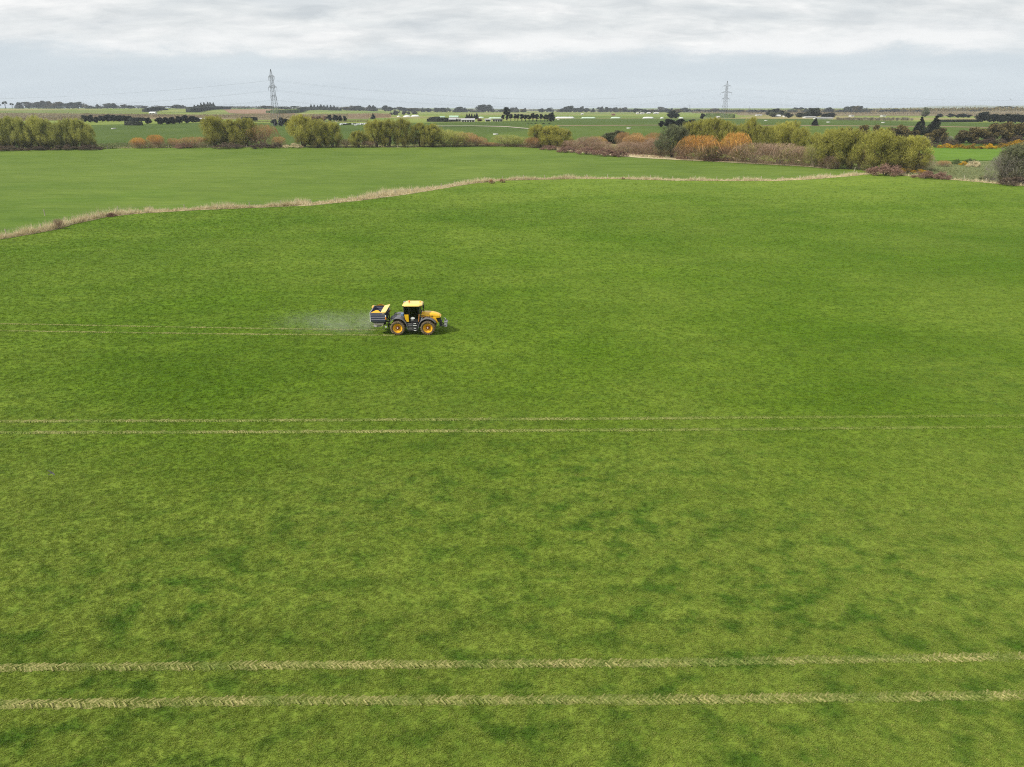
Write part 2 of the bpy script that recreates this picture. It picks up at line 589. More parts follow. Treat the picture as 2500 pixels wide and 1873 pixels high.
M['gorse'] = leafy('gorse_bloom', [(0.3, (0.103, 0.081, 0.023)), (0.46, (0.287, 0.172, 0.017)), (0.6, (0.575, 0.345, 0.011)), (0.8, (0.713, 0.460, 0.017))], 0.1, 0.2, 0.8)
M['bluegreen'] = leafy('blue_grey_leaf', [(0.25, (0.09, 0.09, 0.08)), (0.5, (0.13, 0.13, 0.115)), (0.8, (0.17, 0.165, 0.14))], 0.05, 0.25)
M['drygrass'] = leafy('dry_tussock', [(0.25, (0.46, 0.37, 0.21)), (0.5, (0.63, 0.54, 0.34)), (0.78, (0.76, 0.69, 0.48))], 0.25, 0.0, 0.9)
M['scrubbrown'] = leafy('far_brown_scrub', [(0.28, (0.13, 0.095, 0.06)), (0.45, (0.2, 0.15, 0.09)), (0.6, (0.19, 0.17, 0.08)), (0.75, (0.3, 0.21, 0.12))], 0.05, 0.2, 0.1)
M['scrubgreen'] = leafy('rough_green_scrub', [(0.28, (0.091, 0.111, 0.039)), (0.5, (0.169, 0.182, 0.072)), (0.75, (0.338, 0.299, 0.143))], 0.1, 0.2, 0.5)
M['bark'] = paint('bark', (0.115, 0.088, 0.062), 0.9, 0.1, dirt=0.5, dirt_c=(0.05, 0.04, 0.03))
M['bark_pale'] = paint('pale_limb', (0.3, 0.245, 0.185), 0.9, 0.1, dirt=0.5, dirt_c=(0.16, 0.12, 0.09))
M['bark_dark'] = paint('dark_bark', (0.05, 0.04, 0.032), 0.9, 0.1, dirt=0.5, dirt_c=(0.02, 0.02, 0.016))
M['wood'] = paint('weathered_post', (0.42, 0.38, 0.29), 0.85, 0.15, dirt=0.6, dirt_c=(0.2, 0.17, 0.12), scale=6)
M['wire'] = paint('galvanised_wire', (0.3, 0.3, 0.3), 0.5, 0.4, 0.6)
M['steel'] = paint('galvanised_steel', (0.15, 0.16, 0.175), 0.55, 0.4, 0.35, dirt=0.3, dirt_c=(0.12, 0.12, 0.12), scale=0.4)
M['cable'] = paint('dull_cable', (0.25, 0.27, 0.3), 0.6, 0.3, 0.3)
M['white_wall'] = paint('white_wall', (0.6, 0.59, 0.56), 0.7, 0.2, dirt=0.3, dirt_c=(0.45, 0.42, 0.36), scale=0.5)
M['roof_grey'] = paint('grey_roof', (0.38, 0.375, 0.38), 0.6, 0.3, dirt=0.4, dirt_c=(0.25, 0.24, 0.22), scale=0.4)
M['roof_dark'] = paint('dark_roof', (0.06, 0.06, 0.065), 0.6, 0.3, scale=0.4)
M['roof_green'] = paint('pale_green_roof', (0.42, 0.62, 0.46), 0.5, 0.3, dirt=0.2, scale=0.3)
M['roof_red'] = paint('rust_red_roof', (0.2, 0.1, 0.08), 0.7, 0.2, scale=0.4)
M['plastic_white'] = paint('white_wrap', (0.62, 0.63, 0.62), 0.35, 0.5, dirt=0.15, dirt_c=(0.5, 0.5, 0.42), scale=0.4)
M['plastic_green'] = paint('pale_green_wrap', (0.46, 0.58, 0.47), 0.35, 0.5, dirt=0.15, dirt_c=(0.5, 0.5, 0.42), scale=0.4)
M['concrete'] = paint('pale_concrete', (0.55, 0.55, 0.51), 0.8, 0.2, scale=1.0)
M['opening'] = paint('dark_opening', (0.02, 0.02, 0.022), 0.5, 0.3, dirt=0.1)
M['window'] = paint('window_glass', (0.05, 0.06, 0.07), 0.12, 0.6, dirt=0.05)

M['yellow'] = paint('yellow_paint', (0.82, 0.46, 0.012), 0.32, 0.5, dirt=0.12, dirt_c=(0.5, 0.3, 0.06), coat=0.3)
M['roofcab'] = paint('yellow_painted_sheen', (0.86, 0.57, 0.14), 0.34, 0.5, dirt=0.2, dirt_c=(0.75, 0.5, 0.2), coat=0.4)  # yellow paint with the roof top's pale sky reflection put into the colour
M['rimyellow'] = paint('rim_yellow', (0.78, 0.4, 0.01), 0.4, 0.45, dirt=0.3, dirt_c=(0.45, 0.22, 0.02), scale=4)
M['hubred'] = paint('hub_maroon', (0.16, 0.04, 0.012), 0.5, 0.3)
M['black'] = paint('black_plastic', (0.018, 0.018, 0.02), 0.5, 0.4, dirt=0.2, dirt_c=(0.08, 0.07, 0.05))
M['chassis'] = paint('chassis_black', (0.025, 0.024, 0.024), 0.6, 0.3, dirt=0.5, dirt_c=(0.1, 0.075, 0.045))
M['fender'] = paint('grey_fender', (0.13, 0.13, 0.145), 0.5, 0.4, dirt=0.3)
M['boxgrey'] = paint('dusty_dark_grey', (0.06, 0.06, 0.062), 0.5, 0.4, dirt=0.5, dirt_c=(0.14, 0.12, 0.09))
M['castgrey'] = paint('cast_grey', (0.25, 0.255, 0.27), 0.5, 0.4, dirt=0.4, dirt_c=(0.12, 0.1, 0.08))
M['whitepaint'] = paint('white_paint', (0.8, 0.8, 0.78), 0.4, 0.4, dirt=0.15)
M['pinkwhite'] = paint('dusty_white_guard', (0.62, 0.54, 0.47), 0.55, 0.3, dirt=0.4, dirt_c=(0.4, 0.33, 0.26))
M['orangelens'] = paint('orange_lens', (0.85, 0.26, 0.02), 0.2, 0.6, dirt=0.0)
M['amberstrip'] = paint('amber_trim', (0.6, 0.27, 0.06), 0.4, 0.4, dirt=0.1)
M['hopperblue'] = paint('slate_blue_paint', (0.062, 0.066, 0.115), 0.38, 0.5, dirt=0.25, dirt_c=(0.13, 0.12, 0.13))
M['ribgrey'] = paint('pale_rib', (0.27, 0.255, 0.31), 0.45, 0.4, dirt=0.2)
M['tankblue'] = paint('blue_grey_tank', (0.14, 0.22, 0.34), 0.4, 0.4, dirt=0.2)


def tyre_mat():
    k = NT('muddy_tyre')
    o = k.obj()
    c = k.ramp(k.noise(o, 7.0, 5, 0.7), [(0.32, (0.06, 0.045, 0.032)), (0.5, (0.13, 0.092, 0.058)), (0.7, (0.25, 0.19, 0.115))])
    return k.finish(k.bsdf(c, 0.9, 0.15, bump=k.noise(o, 30, 3), bump_d=0.01))


M['tyre'] = tyre_mat()
kk = NT('lug_mud')
M['lug'] = kk.finish(kk.bsdf(kk.ramp(kk.noise(kk.obj(), 9, 4), [(0.35, (0.14, 0.105, 0.066)), (0.65, (0.31, 0.245, 0.155))]), 0.9, 0.1))


def glass_mat():
    k = NT('tinted_glass')
    tr = k.n('ShaderNodeBsdfTransparent')
    tr.inputs[0].default_value = (0.2, 0.24, 0.23, 1)
    gl = k.n('ShaderNodeBsdfGlossy')
    gl.inputs['Roughness'].default_value = 0.03
    fr = k.n('ShaderNodeFresnel')
    fr.inputs[0].default_value = 1.5
    ms = k.n('ShaderNodeMixShader')
    k.t.links.new(fr.outputs[0], ms.inputs[0])
    k.t.links.new(tr.outputs[0], ms.inputs[1])
    k.t.links.new(gl.outputs[0], ms.inputs[2])
    return k.finish(ms.outputs[0])


M['glass'] = glass_mat()

# ------------------------------------------------------------------ ground and fields
ux = np.linspace(-1, 1, 221)
gx = 12000 * np.sinh(6.5 * ux) / np.sinh(6.5)
vy = np.linspace(0, 1, 300)
gy = -80 + 12300 * np.sinh(6.6 * vy) / np.sinh(6.6)


def grid_faces(nu, nv):
    i, j = np.meshgrid(np.arange(nu - 1), np.arange(nv - 1), indexing='ij')
    a = (i * nv + j).ravel()
    return np.stack([a, a + nv, a + nv + 1, a + 1], 1)


X, Y = np.meshgrid(gx, gy, indexing='ij')
V = np.stack([X, Y, T(X, Y)], -1).reshape(-1, 3)
ground = link('ground', np_mesh('ground', V, grid_faces(len(gx), len(gy)), M['grass'], True))
tag(ground, 'broad green pasture in the foreground with soft darker blotches', 'field', kind='structure')


def poly_at(pl, t):
    """points along a polyline of world points at parameters t in 0..1 (by length)"""
    pl = np.asarray(pl, float)
    s = np.concatenate(([0], np.cumsum(np.linalg.norm(np.diff(pl[:, :2], axis=0), axis=1))))
    s /= s[-1]
    return np.stack([np.interp(t, s, pl[:, k]) for k in range(2)], -1)


def sheet(name, near, far, mat, off, label, cat='field', nu=60, nv=30, kind='structure', world=False):
    """a draped sheet between a near and a far edge given as spots of the photograph"""
    a = np.array(near if world else [gp(*p) for p in near])
    b = np.array(far if world else [gp(*p) for p in far])
    t = np.linspace(0, 1, nu)
    A, B = poly_at(a, t), poly_at(b, t)
    s = np.linspace(0, 1, nv) ** 1.6
    P = A[:, None] * (1 - s)[None, :, None] + B[:, None] * s[None, :, None]
    z = T(P[..., 0], P[..., 1]) + off
    Vv = np.concatenate([P, z[..., None]], -1).reshape(-1, 3)
    o = link(name, np_mesh(name, Vv, grid_faces(nu, nv), mat, True))
    return tag(o, label, cat, kind=kind)


HEDGE = [(-60, 596), (0, 585), (60, 575), (130, 562), (180, 548), (260, 530), (350, 521), (470, 514), (640, 507), (760, 502), (880, 490), (1000, 474), (1080, 461), (1150, 449), (1230, 441),
         (1400, 437), (1500, 437), (1640, 441), (1760, 442), (1900, 442), (2000, 437), (2080, 430), (2140, 424), (2240, 432), (2380, 444), (2500, 455), (2620, 468)]
EDGE = [(-60, 369), (0, 368), (240, 364), (400, 362), (700, 360), (1000, 361), (1100, 357), (1200, 356), (1330, 362), (1400, 370), (1460, 377), (1560, 385), (1650, 390), (1720, 393), (1850, 400),
        (1960, 406), (2030, 412), (2100, 420), (2135, 424)]

FAR_NEAR = [gp(x, y - 1) for x, y in EDGE] + [gp(2300, 394), gp(2620, 392)]
FAR_NEAR = [np.array((FAR_NEAR[0][0] - 900, FAR_NEAR[0][1], 0))] + FAR_NEAR + [np.array((FAR_NEAR[-1][0] + 900, FAR_NEAR[-1][1], 0))]
# mid paddock beyond the dry-grass strip
sheet('paddock', [(x, y - 4) for x, y in HEDGE[:23]], EDGE, M['midfield'], 0.02, 'smooth paddock between the dry grass strip and the willow line', nu=160, nv=70)
# distant farmland, one sheet out to the horizon
a = np.array([p[:2] for p in FAR_NEAR])
t = np.linspace(0, 1, 120)
A = poly_at(a, t)
ang = A[:, 0] / A[:, 1]
rows = [A + 0 * A]
for yy in np.geomspace(460, 12000, 90):
    rows.append(np.stack([ang * yy, np.full_like(ang, yy)], -1))
P = np.stack(rows, 1)
P[:, 0, 1] += 6
Vv = np.concatenate([P, (T(P[..., 0], P[..., 1]) + 0.05)[..., None]], -1).reshape(-1, 3)
tag(link('farmland', np_mesh('farmland', Vv, grid_faces(P.shape[0], P.shape[1]), M['farland'], True)), 'patchwork of pale green and tan fields stretching to the horizon', 'farmland', kind='structure')

FIELDS = [
    ('pasture', [(-300, 362), (200, 360), (480, 356), (900, 354), (1190, 352)], [(-300, 312), (200, 306), (480, 301), (900, 301), (1190, 298)], 'darkfield', 0.12, 'deep green pasture behind the willows on the left half'),
    ('pasture', [(1185, 352), (1400, 358), (1700, 366), (2000, 368), (2300, 358), (2800, 350)], [(1185, 298.6), (1400, 289.6), (1700, 289.5), (2000, 291), (2300, 299), (2800, 303)], 'darkfield', 0.13,
     'deep green pasture behind the willows on the right half'),
    ('pasture', [(1185, 352), (1400, 358), (1700, 366), (2000, 368), (2300, 358), (2800, 350)], [(1185, 330), (1400, 309), (1700, 306), (2000, 308), (2300, 310), (2800, 318)], 'brightmid', 0.17,
     'slightly brighter green pasture just behind the right willows'),
    ('meadow', [(2262, 394), (2350, 393), (2500, 394), (2700, 398)], [(2262, 362), (2350, 363), (2500, 361), (2700, 360)], 'brightfield', 0.2, 'bright green meadow below the flowering gorse band'),
    ('rough_ground', [(2145, 424), (2240, 431), (2380, 443), (2500, 454), (2640, 468)], [(2145, 404), (2262, 395), (2380, 394), (2500, 395), (2640, 400)], 'rough', 0.09,
     'rough grey-green ground with tufts below the bright meadow'),
    ('heath', [(-300, 300), (0, 297), (240, 292), (480, 291), (700, 293), (900, 291)], [(-300, 278), (0, 276), (240, 278.5), (480, 281), (700, 280), (900, 279)], 'brownland', 0.2, 'strip of brown rough land behind the left hedges'),
    ('tilled_field', [(560, 277), (640, 280), (720, 280)], [(545, 268), (640, 267), (720, 268)], 'plough', 0.3, 'pinkish brown tilled field beside the left pylon'),
    ('heath', [(1800, 281), (1900, 281), (2060, 283), (2240, 283), (2400, 284), (2900, 290)], [(1800, 272), (1900, 272), (2060, 272), (2240, 271), (2400, 270), (2900, 272)], 'brownland', 0.3,
     'wide strip of reddish brown land under the right horizon'),
    ('verge', [(1360, 308.6), (1700, 306.8), (2000, 308.6), (2300, 311), (2700, 319)], [(1360, 306.8), (1700, 305), (2000, 306.6), (2300, 309), (2700, 317)], 'brownland', 0.26, 'thin brown verge line crossing the right pasture'),
]
kk = NT('mid_green_pasture')
M['brightmid'] = grass_ground('mid_green_pasture', (0.085, 0.126, 0.018), (0.07, 0.112, 0.015), (0.054, 0.09, 0.013), 0.6)
for nm, nr, fr_, mt, off, lb in FIELDS:
    sheet(nm, nr, fr_, M[mt], off, lb)
sheet('farm_track', [(1050, 309.4), (1150, 309), (1230, 310.6), (1290, 316), (1340, 322)], [(1050, 308), (1150, 307.6), (1230, 309), (1290, 314), (1340, 320)], M['lane'], 0.3, 'pale farm track curving across the dark pasture', 'track', 60, 4)
# dry-grass floor under the tussock strip
HW = np.array([gp(*p) for p in HEDGE])


def offset_line(pl, d):
    pl = np.asarray(pl)[:, :2]
    tg = np.gradient(pl, axis=0)
    tg /= np.linalg.norm(tg, axis=1)[:, None]
    return pl + np.stack([-tg[:, 1], tg[:, 0]], -1) * d


def strip_w(px):
    return np.interp(px, [-60, 0, 200, 300, 650, 780, 1000, 1100, 1250, 1700, 2000, 2150, 2620], [1.6, 1.8, 1.5, 2.0, 2.4, 4.8, 5.2, 3.2, 1.4, 2.2, 3.4, 3.0, 3.0])


HPX = np.array([p[0] for p in HEDGE])
_t = np.linspace(0, 1, 300)
HD = poly_at(HW, _t)
HDX = CX + F * HD[:, 0] / (HD[:, 1] * CP + CAM_H * SP)
HDW = strip_w(HDX) * 0.6
_tg = np.gradient(HD, axis=0)
_tg /= np.linalg.norm(_tg, axis=1)[:, None]
HN = np.stack([-_tg[:, 1], _tg[:, 0]], -1)
_j = np.random.default_rng(3).normal(0, 0.22, (300, 2))
sheet('dry_grass_strip', [(*p, 0) for p in HD - HN * (0.15 + _j[:, :1] * .6)], [(*p, 0) for p in HD + HN * (HDW[:, None] * 0.85 + _j[:, 1:])], M['straw'], 0.05, 'narrow strip of dead tan grass between the two paddocks', 'strip', 300, 4, world=True)
sheet('dry_grass_strip', [(x, y + 1) for x, y in EDGE[8:17]], [(x, y - 9) for x, y in EDGE[8:17]], M['straw'], 0.11, 'tan dead grass margin in front of the brown bushes', 'strip', 80, 8)

# tyre tracks pressed into the grass: flattened sheet plus the herringbone left by the lugs
TRACKS = [
    ([(-120, 1633), (0, 1631), (700, 1625), (1600, 1619), (2500, 1603), (2620, 1601)], 0.23, 'upper of the two pale tyre tracks nearest the bottom edge'),
    ([(-120, 1723), (0, 1721), (700, 1711), (1600, 1709), (2500, 1698), (2620, 1696)], 0.23, 'lowest pale tyre track, closest to the bottom edge'),
    ([(-120, 1029.5), (0, 1029.5), (700, 1027), (1600, 1022), (2500, 1015), (2620, 1014)], 0.23, 'upper tyre track of the middle pair crossing the field'),
    ([(-120, 1057), (0, 1057), (700, 1055), (1600, 1050), (2500, 1042), (2620, 1041)], 0.23, 'lower tyre track of the middle pair crossing the field'),
    ([(-120, 789), (0, 791), (330, 797), (660, 803), (930, 806)], 0.17, 'faint far tyre track leading up to the tractor'),
    ([(-120, 805), (0, 808), (330, 813), (660, 817), (960, 819)], 0.17, 'faint near tyre track leading up to the tractor'),
]
rng = np.random.default_rng(7)
TRACK_W = []
for pts, hw, lb in TRACKS:
    W = np.array([gp(*p) for p in pts])
    L = np.linalg.norm(np.diff(W[:, :2], axis=0), axis=1).sum()
    n = int(L / 0.21)
    t = np.linspace(0, 1, n)
    C = poly_at(W, t)
    TRACK_W.append((C, hw))
    tg = np.gradient(C, axis=0)
    tg /= np.linalg.norm(tg, axis=1)[:, None]
    nr = np.stack([-tg[:, 1], tg[:, 0]], -1)
    v, q = [], []
    lo = hw * (1 + rng.normal(0, 0.2, n))
    hi = hw * (1 + rng.normal(0, 0.2, n))
    base = np.stack([np.concatenate([C - nr * lo[:, None], np.full((n, 1), 0.012)], 1), np.concatenate([C + nr * hi[:, None], np.full((n, 1), 0.012)], 1)], 1).reshape(-1, 3)
    base[:, 2] += T(base[:, 0], base[:, 1])
    i = np.arange(n - 1) * 2
    fq = np.stack([i, i + 2, i + 3, i + 1], 1)
    # lug ridges: slanted bars on either half, pushed-up grass
    k = np.arange(0, n - 1)
    bars_v, bars_f = [], []
    for side in (-1, 1):
        j = rng.uniform(-0.05, 0.05, n)
        c0 = C + tg * j[:, None]
        c1 = C + tg * (j + 0.22)[:, None] + nr * (side * hw * rng.uniform(0.6, 1.25, n))[:, None]
        wv = tg * 0.055
        hgt = 0.012 + rng.uniform(0.01, 0.07, n)
        g = T(C[:, 0], C[:, 1])
        z0 = g + 0.008
        quad = [np.c_[c0 - wv, z0], np.c_[c1 - wv, z0], np.c_[c1 + wv, z0], np.c_[c0 + wv, z0], np.c_[c0, g + hgt], np.c_[c1, g + hgt]]
        bars_v.append(np.stack(quad, 1).reshape(-1, 3))
        o6 = np.arange(n) * 6
        bars_f.append(np.stack([o6, o6 + 1, o6 + 5, o6 + 4], 1))
        bars_f.append(np.stack([o6 + 2, o6 + 3, o6 + 4, o6 + 5], 1))
    n0 = len(base)
    n1 = n0 + len(bars_v[0])
    allv = np.concatenate([base] + bars_v)
    ff = np.concatenate([fq, bars_f[0] + n0, bars_f[1] + n0, bars_f[2] + n1, bars_f[3] + n1])
    tk = 0 if pts[0][1] > 1500 else 1
    tme = np_mesh('tyre_track', allv, ff, M['track%d' % tk])
    tme.materials.append(M['lugmark%d' % tk])
    tme.polygons.foreach_set('material_index', np.r_[np.zeros(len(fq), np.int32), np.ones(len(ff) - len(fq), np.int32)])
    o = link('tyre_track', tme)
    tag(o, lb, 'tyre track', 'tyre tracks across the pasture', 'structure')


# ------------------------------------------------------------------ foliage builders
def cards(rng, c, d, L, Wd):
    """leaf-shaped diamonds: centres c, long axes d"""
    d = d / np.linalg.norm(d, axis=1)[:, None]
    r = rng.normal(size=d.shape)
    s = np.cross(d, r)
    s /= np.linalg.norm(s, axis=1)[:, None]
    a = c - d * (L / 2)[:, None]
    b = c + d * (L / 2)[:, None]
    m = c - d * (L * 0.05)[:, None]
    v = np.stack([a, m + s * (Wd / 2)[:, None], b, m - s * (Wd / 2)[:, None]], 1).reshape(-1, 3)
    return v, np.arange(len(v)).reshape(-1, 4)


def ball(rng, n, power=2.2):
    p = rng.normal(size=(n, 3))
    p /= np.linalg.norm(p, axis=1)[:, None]
    return p, p * (rng.uniform(0, 1, n) ** (1 / power))[:, None]


def crown_mesh(name, seed, mat, clumps, per, size, up=0.6, droop=0.0, stretch=1.0):
    """clumps: list of (centre, radius)"""
    rng = np.random.default_rng(seed)
    C, D, Ls, Ws = [], [], [], []
    for c, r in clumps:
        n = max(8, int(per * rng.uniform(0.75, 1.25)))
        u, p = ball(rng, n)
        p = p * np.array((1, 1, stretch)) * r
        C.append(np.array(c) + p)
        D.append(u * 0.8 + np.array((0, 0, up - droop)) + rng.normal(size=(n, 3)) * 0.45)
        Ls.append(rng.uniform(size[0], size[1], n))
        Ws.append(rng.uniform(size[2], size[3], n))
    v, f = cards(rng, np.concatenate(C), np.concatenate(D), np.concatenate(Ls), np.concatenate(Ws))
    v[:, 2] = np.maximum(v[:, 2], 0.02)
    return np_mesh(name, v, f, mat)


def ribbons(rng, a, d, L, Wd):
    """thin twigs"""
    d = d / np.linalg.norm(d, axis=1)[:, None]
    s = np.cross(d, rng.normal(size=d.shape))
    s /= np.linalg.norm(s, axis=1)[:, None]
    v = np.stack([a - s * (Wd / 2)[:, None], a + s * (Wd / 2)[:, None], a + d * L[:, None]], 1).reshape(-1, 3)
    return v, np.arange(len(v)).reshape(-1, 3)


def limb_tubes(mb, rnd, n_stem, h0, h1, spread, r0, sub=4, sides=5):
    """stems fanning up from the base with side limbs; returns the points along them"""
    pts = []
    for s in range(n_stem):
        a = 2 * math.pi * (s + rnd.uniform(-0.3, 0.3)) / n_stem
        sp = spread * rnd.uniform(0.35, 1.0)
        h = rnd.uniform(h0, h1)
        b = Vector((0.25 * math.cos(a), 0.25 * math.sin(a), -0.3)) * (1 if n_stem > 1 else 0)
        path = []
        for i in range(6):
            u = i / 5
            path.append((b.x + math.cos(a) * sp * u ** 1.4 + rnd.uniform(-.15, .15) * u, b.y + math.sin(a) * sp * u ** 1.4 + rnd.uniform(-.15, .15) * u, -0.25 + (h + .25) * u))
        mb.tube(path, [r0 * (1 - 0.85 * i / 5) for i in range(6)], sides, False)
        pts += path[2:]
        for _ in range(sub):
            i = rnd.randint(2, 4)
            p = Vector(path[i])
            aa = a + rnd.uniform(-1.3, 1.3)
            ln = rnd.uniform(0.16, 0.32) * h
            q = p + Vector((math.cos(aa) * ln * .6, math.sin(aa) * ln * .6, ln * .75))
            m = (p + q) / 2 + Vector((rnd.uniform(-.1, .1), rnd.uniform(-.1, .1), -0.08 * ln))
            mb.tube([p, m, q], [r0 * .4, r0 * .27, r0 * .1], 4, False)
            pts += [tuple(m), tuple(q)]
    return pts


def env_clumps(seed, n, h_lo, h_hi, R, r_lo, r_hi, shape):
    rnd = random.Random(seed)
    out = []
    for i in range(n):
        u = (i + rnd.random()) / n
        h = h_lo + (h_hi - h_lo) * u
        e = R * shape(u)
        a = rnd.uniform(0, 2 * math.pi)
        r = e * math.sqrt(rnd.random()) * 0.95
        out.append(((math.cos(a) * r, math.sin(a) * r, h), rnd.uniform(r_lo, r_hi) * (0.75 + 0.35 * shape(u))))
    return out


KIT = {}     # kind -> list of (trunk mesh, crown mesh), all 10 m tall and about 2R wide


def kit(kind, items):
    KIT[kind] = items


def make_willow(seed, lean=0.0, dense=1.0):
    rnd = random.Random(seed)
    mb = MB()
    limb_tubes(mb, rnd, 5, 6.5, 9.0, 2.3, 0.17, 5)
    tm = mb.mesh('trunk', M['bark'])
    cl_ = env_clumps(seed, int(54 * dense), 1.2, 8.6, 3.3, 0.55, 1.1, lambda u: 0.62 + 0.42 * math.sin(math.pi * min(1, u * 0.95 + 0.1)) if u < 0.85 else 0.6)
    for i_ in range(14):       # upright leaders that break the outline
        a_, q_ = rnd.uniform(0, 6.28), rnd.uniform(0.2, 2.4)
        cl_.append(((math.cos(a_) * q_, math.sin(a_) * q_, rnd.uniform(8.0, 9.3) - q_ * .45), rnd.uniform(0.35, 0.6)))
    cm = crown_mesh('crown', seed, M['willow'], cl_, 210, (0.35, 0.85, 0.045, 0.1), 1.3, 0.1, 1.8)
    return tm, cm


def make_bare(seed, h=10.0, R=4.6, n_tw=3600, up=0.8, wid=(0.04, 0.08)):
    rnd = random.Random(seed)
    rng = np.random.default_rng(seed)
    mb = MB()
    pts = limb_tubes(mb, rnd, 11, 6.0, 8.2, R * .8, 0.11, 5, 4)
    tm = mb.mesh('trunk', M['bark_pale'])
    pts = np.array(pts)
    pts = pts[pts[:, 2] > 1.5]
    a = pts[rng.integers(0, len(pts), n_tw)] + rng.normal(size=(n_tw, 3)) * np.array((0.55, 0.55, 0.45))
    # the rest of the rounded outline, down to the ground
    nd_ = int(n_tw * 0.6)
    zz_ = rng.uniform(0.1, 8.3, nd_)
    rr_ = R * 0.93 * np.sqrt(np.clip(1 - ((zz_ - 3.2) / 6.0) ** 2, 0.03, 1)) * rng.uniform(0, 1, nd_) ** 0.42
    th_ = rng.uniform(0, 6.283, nd_)
    a[:nd_] = np.stack([np.cos(th_) * rr_, np.sin(th_) * rr_, zz_], 1)
    rad = a * np.array((1, 1, 0)) / R
    d = rad * 1.1 + np.array((0, 0, up)) + rng.normal(size=a.shape) * 0.4
    L = rng.uniform(0.6, 1.7, n_tw)
    v, f = ribbons(rng, a, d, L, rng.uniform(wid[0], wid[1], n_tw))
    rr2 = np.hypot(v[:, 0], v[:, 1])
    zmax = 2.6 + 7.5 * np.sqrt(np.clip(1 - (rr2 / (R * 1.12)) ** 2, 0, 1)) + rng.uniform(-.5, .35, len(v))
    v[:, 2] = np.clip(v[:, 2], 0.05, zmax)
    return tm, np_mesh('crown', v, f, M['brown'])


def make_round(seed, R=4.3, flat=1.0, per=190, lo=0.6, trunk=0.35):
    rnd = random.Random(seed)
    mb = MB()
    limb_tubes(mb, rnd, 2, 6.5, 8.0, 1.6, trunk, 4)
    tm = mb.mesh('trunk', M['bark_dark'])
    cl_ = env_clumps(seed, 26, lo + 0.9, 8.9, R * 0.78, 1.0, 1.75, lambda u: (0.62 + 0.5 * math.sin(math.pi * u)) if u < 0.75 else 0.75 - 1.2 * (u - 0.75))
    return tm, crown_mesh('crown', seed, M['dark'], cl_, per, (0.45, 0.9, 0.25, 0.5), 0.4)


def make_cone(seed, R=3.0, per=90):
    rnd = random.Random(seed)
    mb = MB()
    mb.tube([(0, 0, -0.2), (0.05, 0, 4), (0, 0, 9.4)], [0.24, 0.16, 0.03], 6, False)
    cl_ = []
    for i in range(13):
        h = 0.9 + i * 0.7
        e = R * (1 - (i / 13.5) ** 1.15)
        for j in range(max(2, 6 - i // 3)):
            a = rnd.uniform(0, 6.28)
            cl_.append(((math.cos(a) * e * .62, math.sin(a) * e * .62, h + rnd.uniform(-.25, .25)), max(0.4, e * .48)))
            if i < 10 and j % 2 == 0:
                mb.tube([(0, 0, h), (math.cos(a) * e * .8, math.sin(a) * e * .8, h + .35)], [0.07, 0.02], 4, False)
    return mb.mesh('trunk', M['bark_dark']), crown_mesh('crown', seed, M['pine'], cl_, per, (0.35, 0.75, 0.14, 0.3), 0.25)


def make_gum(seed, R=2.6, bare=4.2):
    """tall stem with the crown held high"""
    rnd = random.Random(seed)
    mb = MB()
    limb_tubes(mb, rnd, 3, 6.5, 8.5, 1.5, 0.2, 5)
    cl_ = env_clumps(seed, 20, bare, 9.2, R * .8, 0.75, 1.25, lambda u: 0.55 + 0.5 * math.sin(math.pi * u))
    return mb.mesh('trunk', M['bark_dark']), crown_mesh('crown', seed, M['dark'], cl_, 150, (0.4, 0.8, 0.2, 0.4), 0.4)


def make_umbrella(seed, R=4.6):
    rnd = random.Random(seed)
    mb = MB()
    limb_tubes(mb, rnd, 3, 7.0, 8.2, 3.0, 0.3, 4)
    cl_ = env_clumps(seed, 16, 6.4, 9.1, R * .85, 0.9, 1.4, lambda u: 0.75 + 0.3 * math.sin(math.pi * u))
    return mb.mesh('trunk', M['bark_dark']), crown_mesh('crown', seed, M['pine'], cl_, 150, (0.45, 0.9, 0.2, 0.4), 0.5, 0, 0.6)


def make_mound(seed, R=8.0, per=140, size=(0.5, 1.1, 0.12, 0.3), rough=True):
    """low bush 10 units tall, wide; scaled down to size"""
    rnd = random.Random(seed)
    mb = MB()
    limb_tubes(mb, rnd, 7, 5.0, 7.5, R * .6, 0.16, 3, 4)
    cl_ = []
    for i in range(30):
        a, q = rnd.uniform(0, 6.28), math.sqrt(rnd.random())
        h = 7.4 * (1 - q * q * .75) * rnd.uniform(0.35, 1.0)
        cl_.append(((math.cos(a) * R * q * .85, math.sin(a) * R * q * .85, max(1.0, h)), rnd.uniform(1.2, 2.1)))
    return mb.mesh('trunk', M['bark']), crown_mesh('crown', seed, M['bramble'], cl_, per, size, 0.5)


kit('willow', [make_willow(s) for s in (11, 12, 13, 14, 15)])
kit('bare', [make_bare(s) for s in (21, 22, 23, 24)])
kit('osier', [make_bare(s, R=3.6, n_tw=4200, up=1.3) for s in (31, 32, 33)])
kit('round', [make_round(s) for s in (41, 42, 43, 44)])
kit('cone', [make_cone(s) for s in (51, 52, 53)])
kit('gum', [make_gum(s) for s in (61, 62, 63)])
kit('umbrella', [make_umbrella(s) for s in (71, 72)])
kit('mound', [make_mound(s) for s in (81, 82, 83)])
KW = {'willow': 6.6, 'bare': 7.6, 'osier': 7.2, 'round': 6.9, 'cone': 5.0, 'gum': 5.0, 'umbrella': 8.8, 'mound': 14.5}    # natural width at 10 m height
RND = random.Random(5)


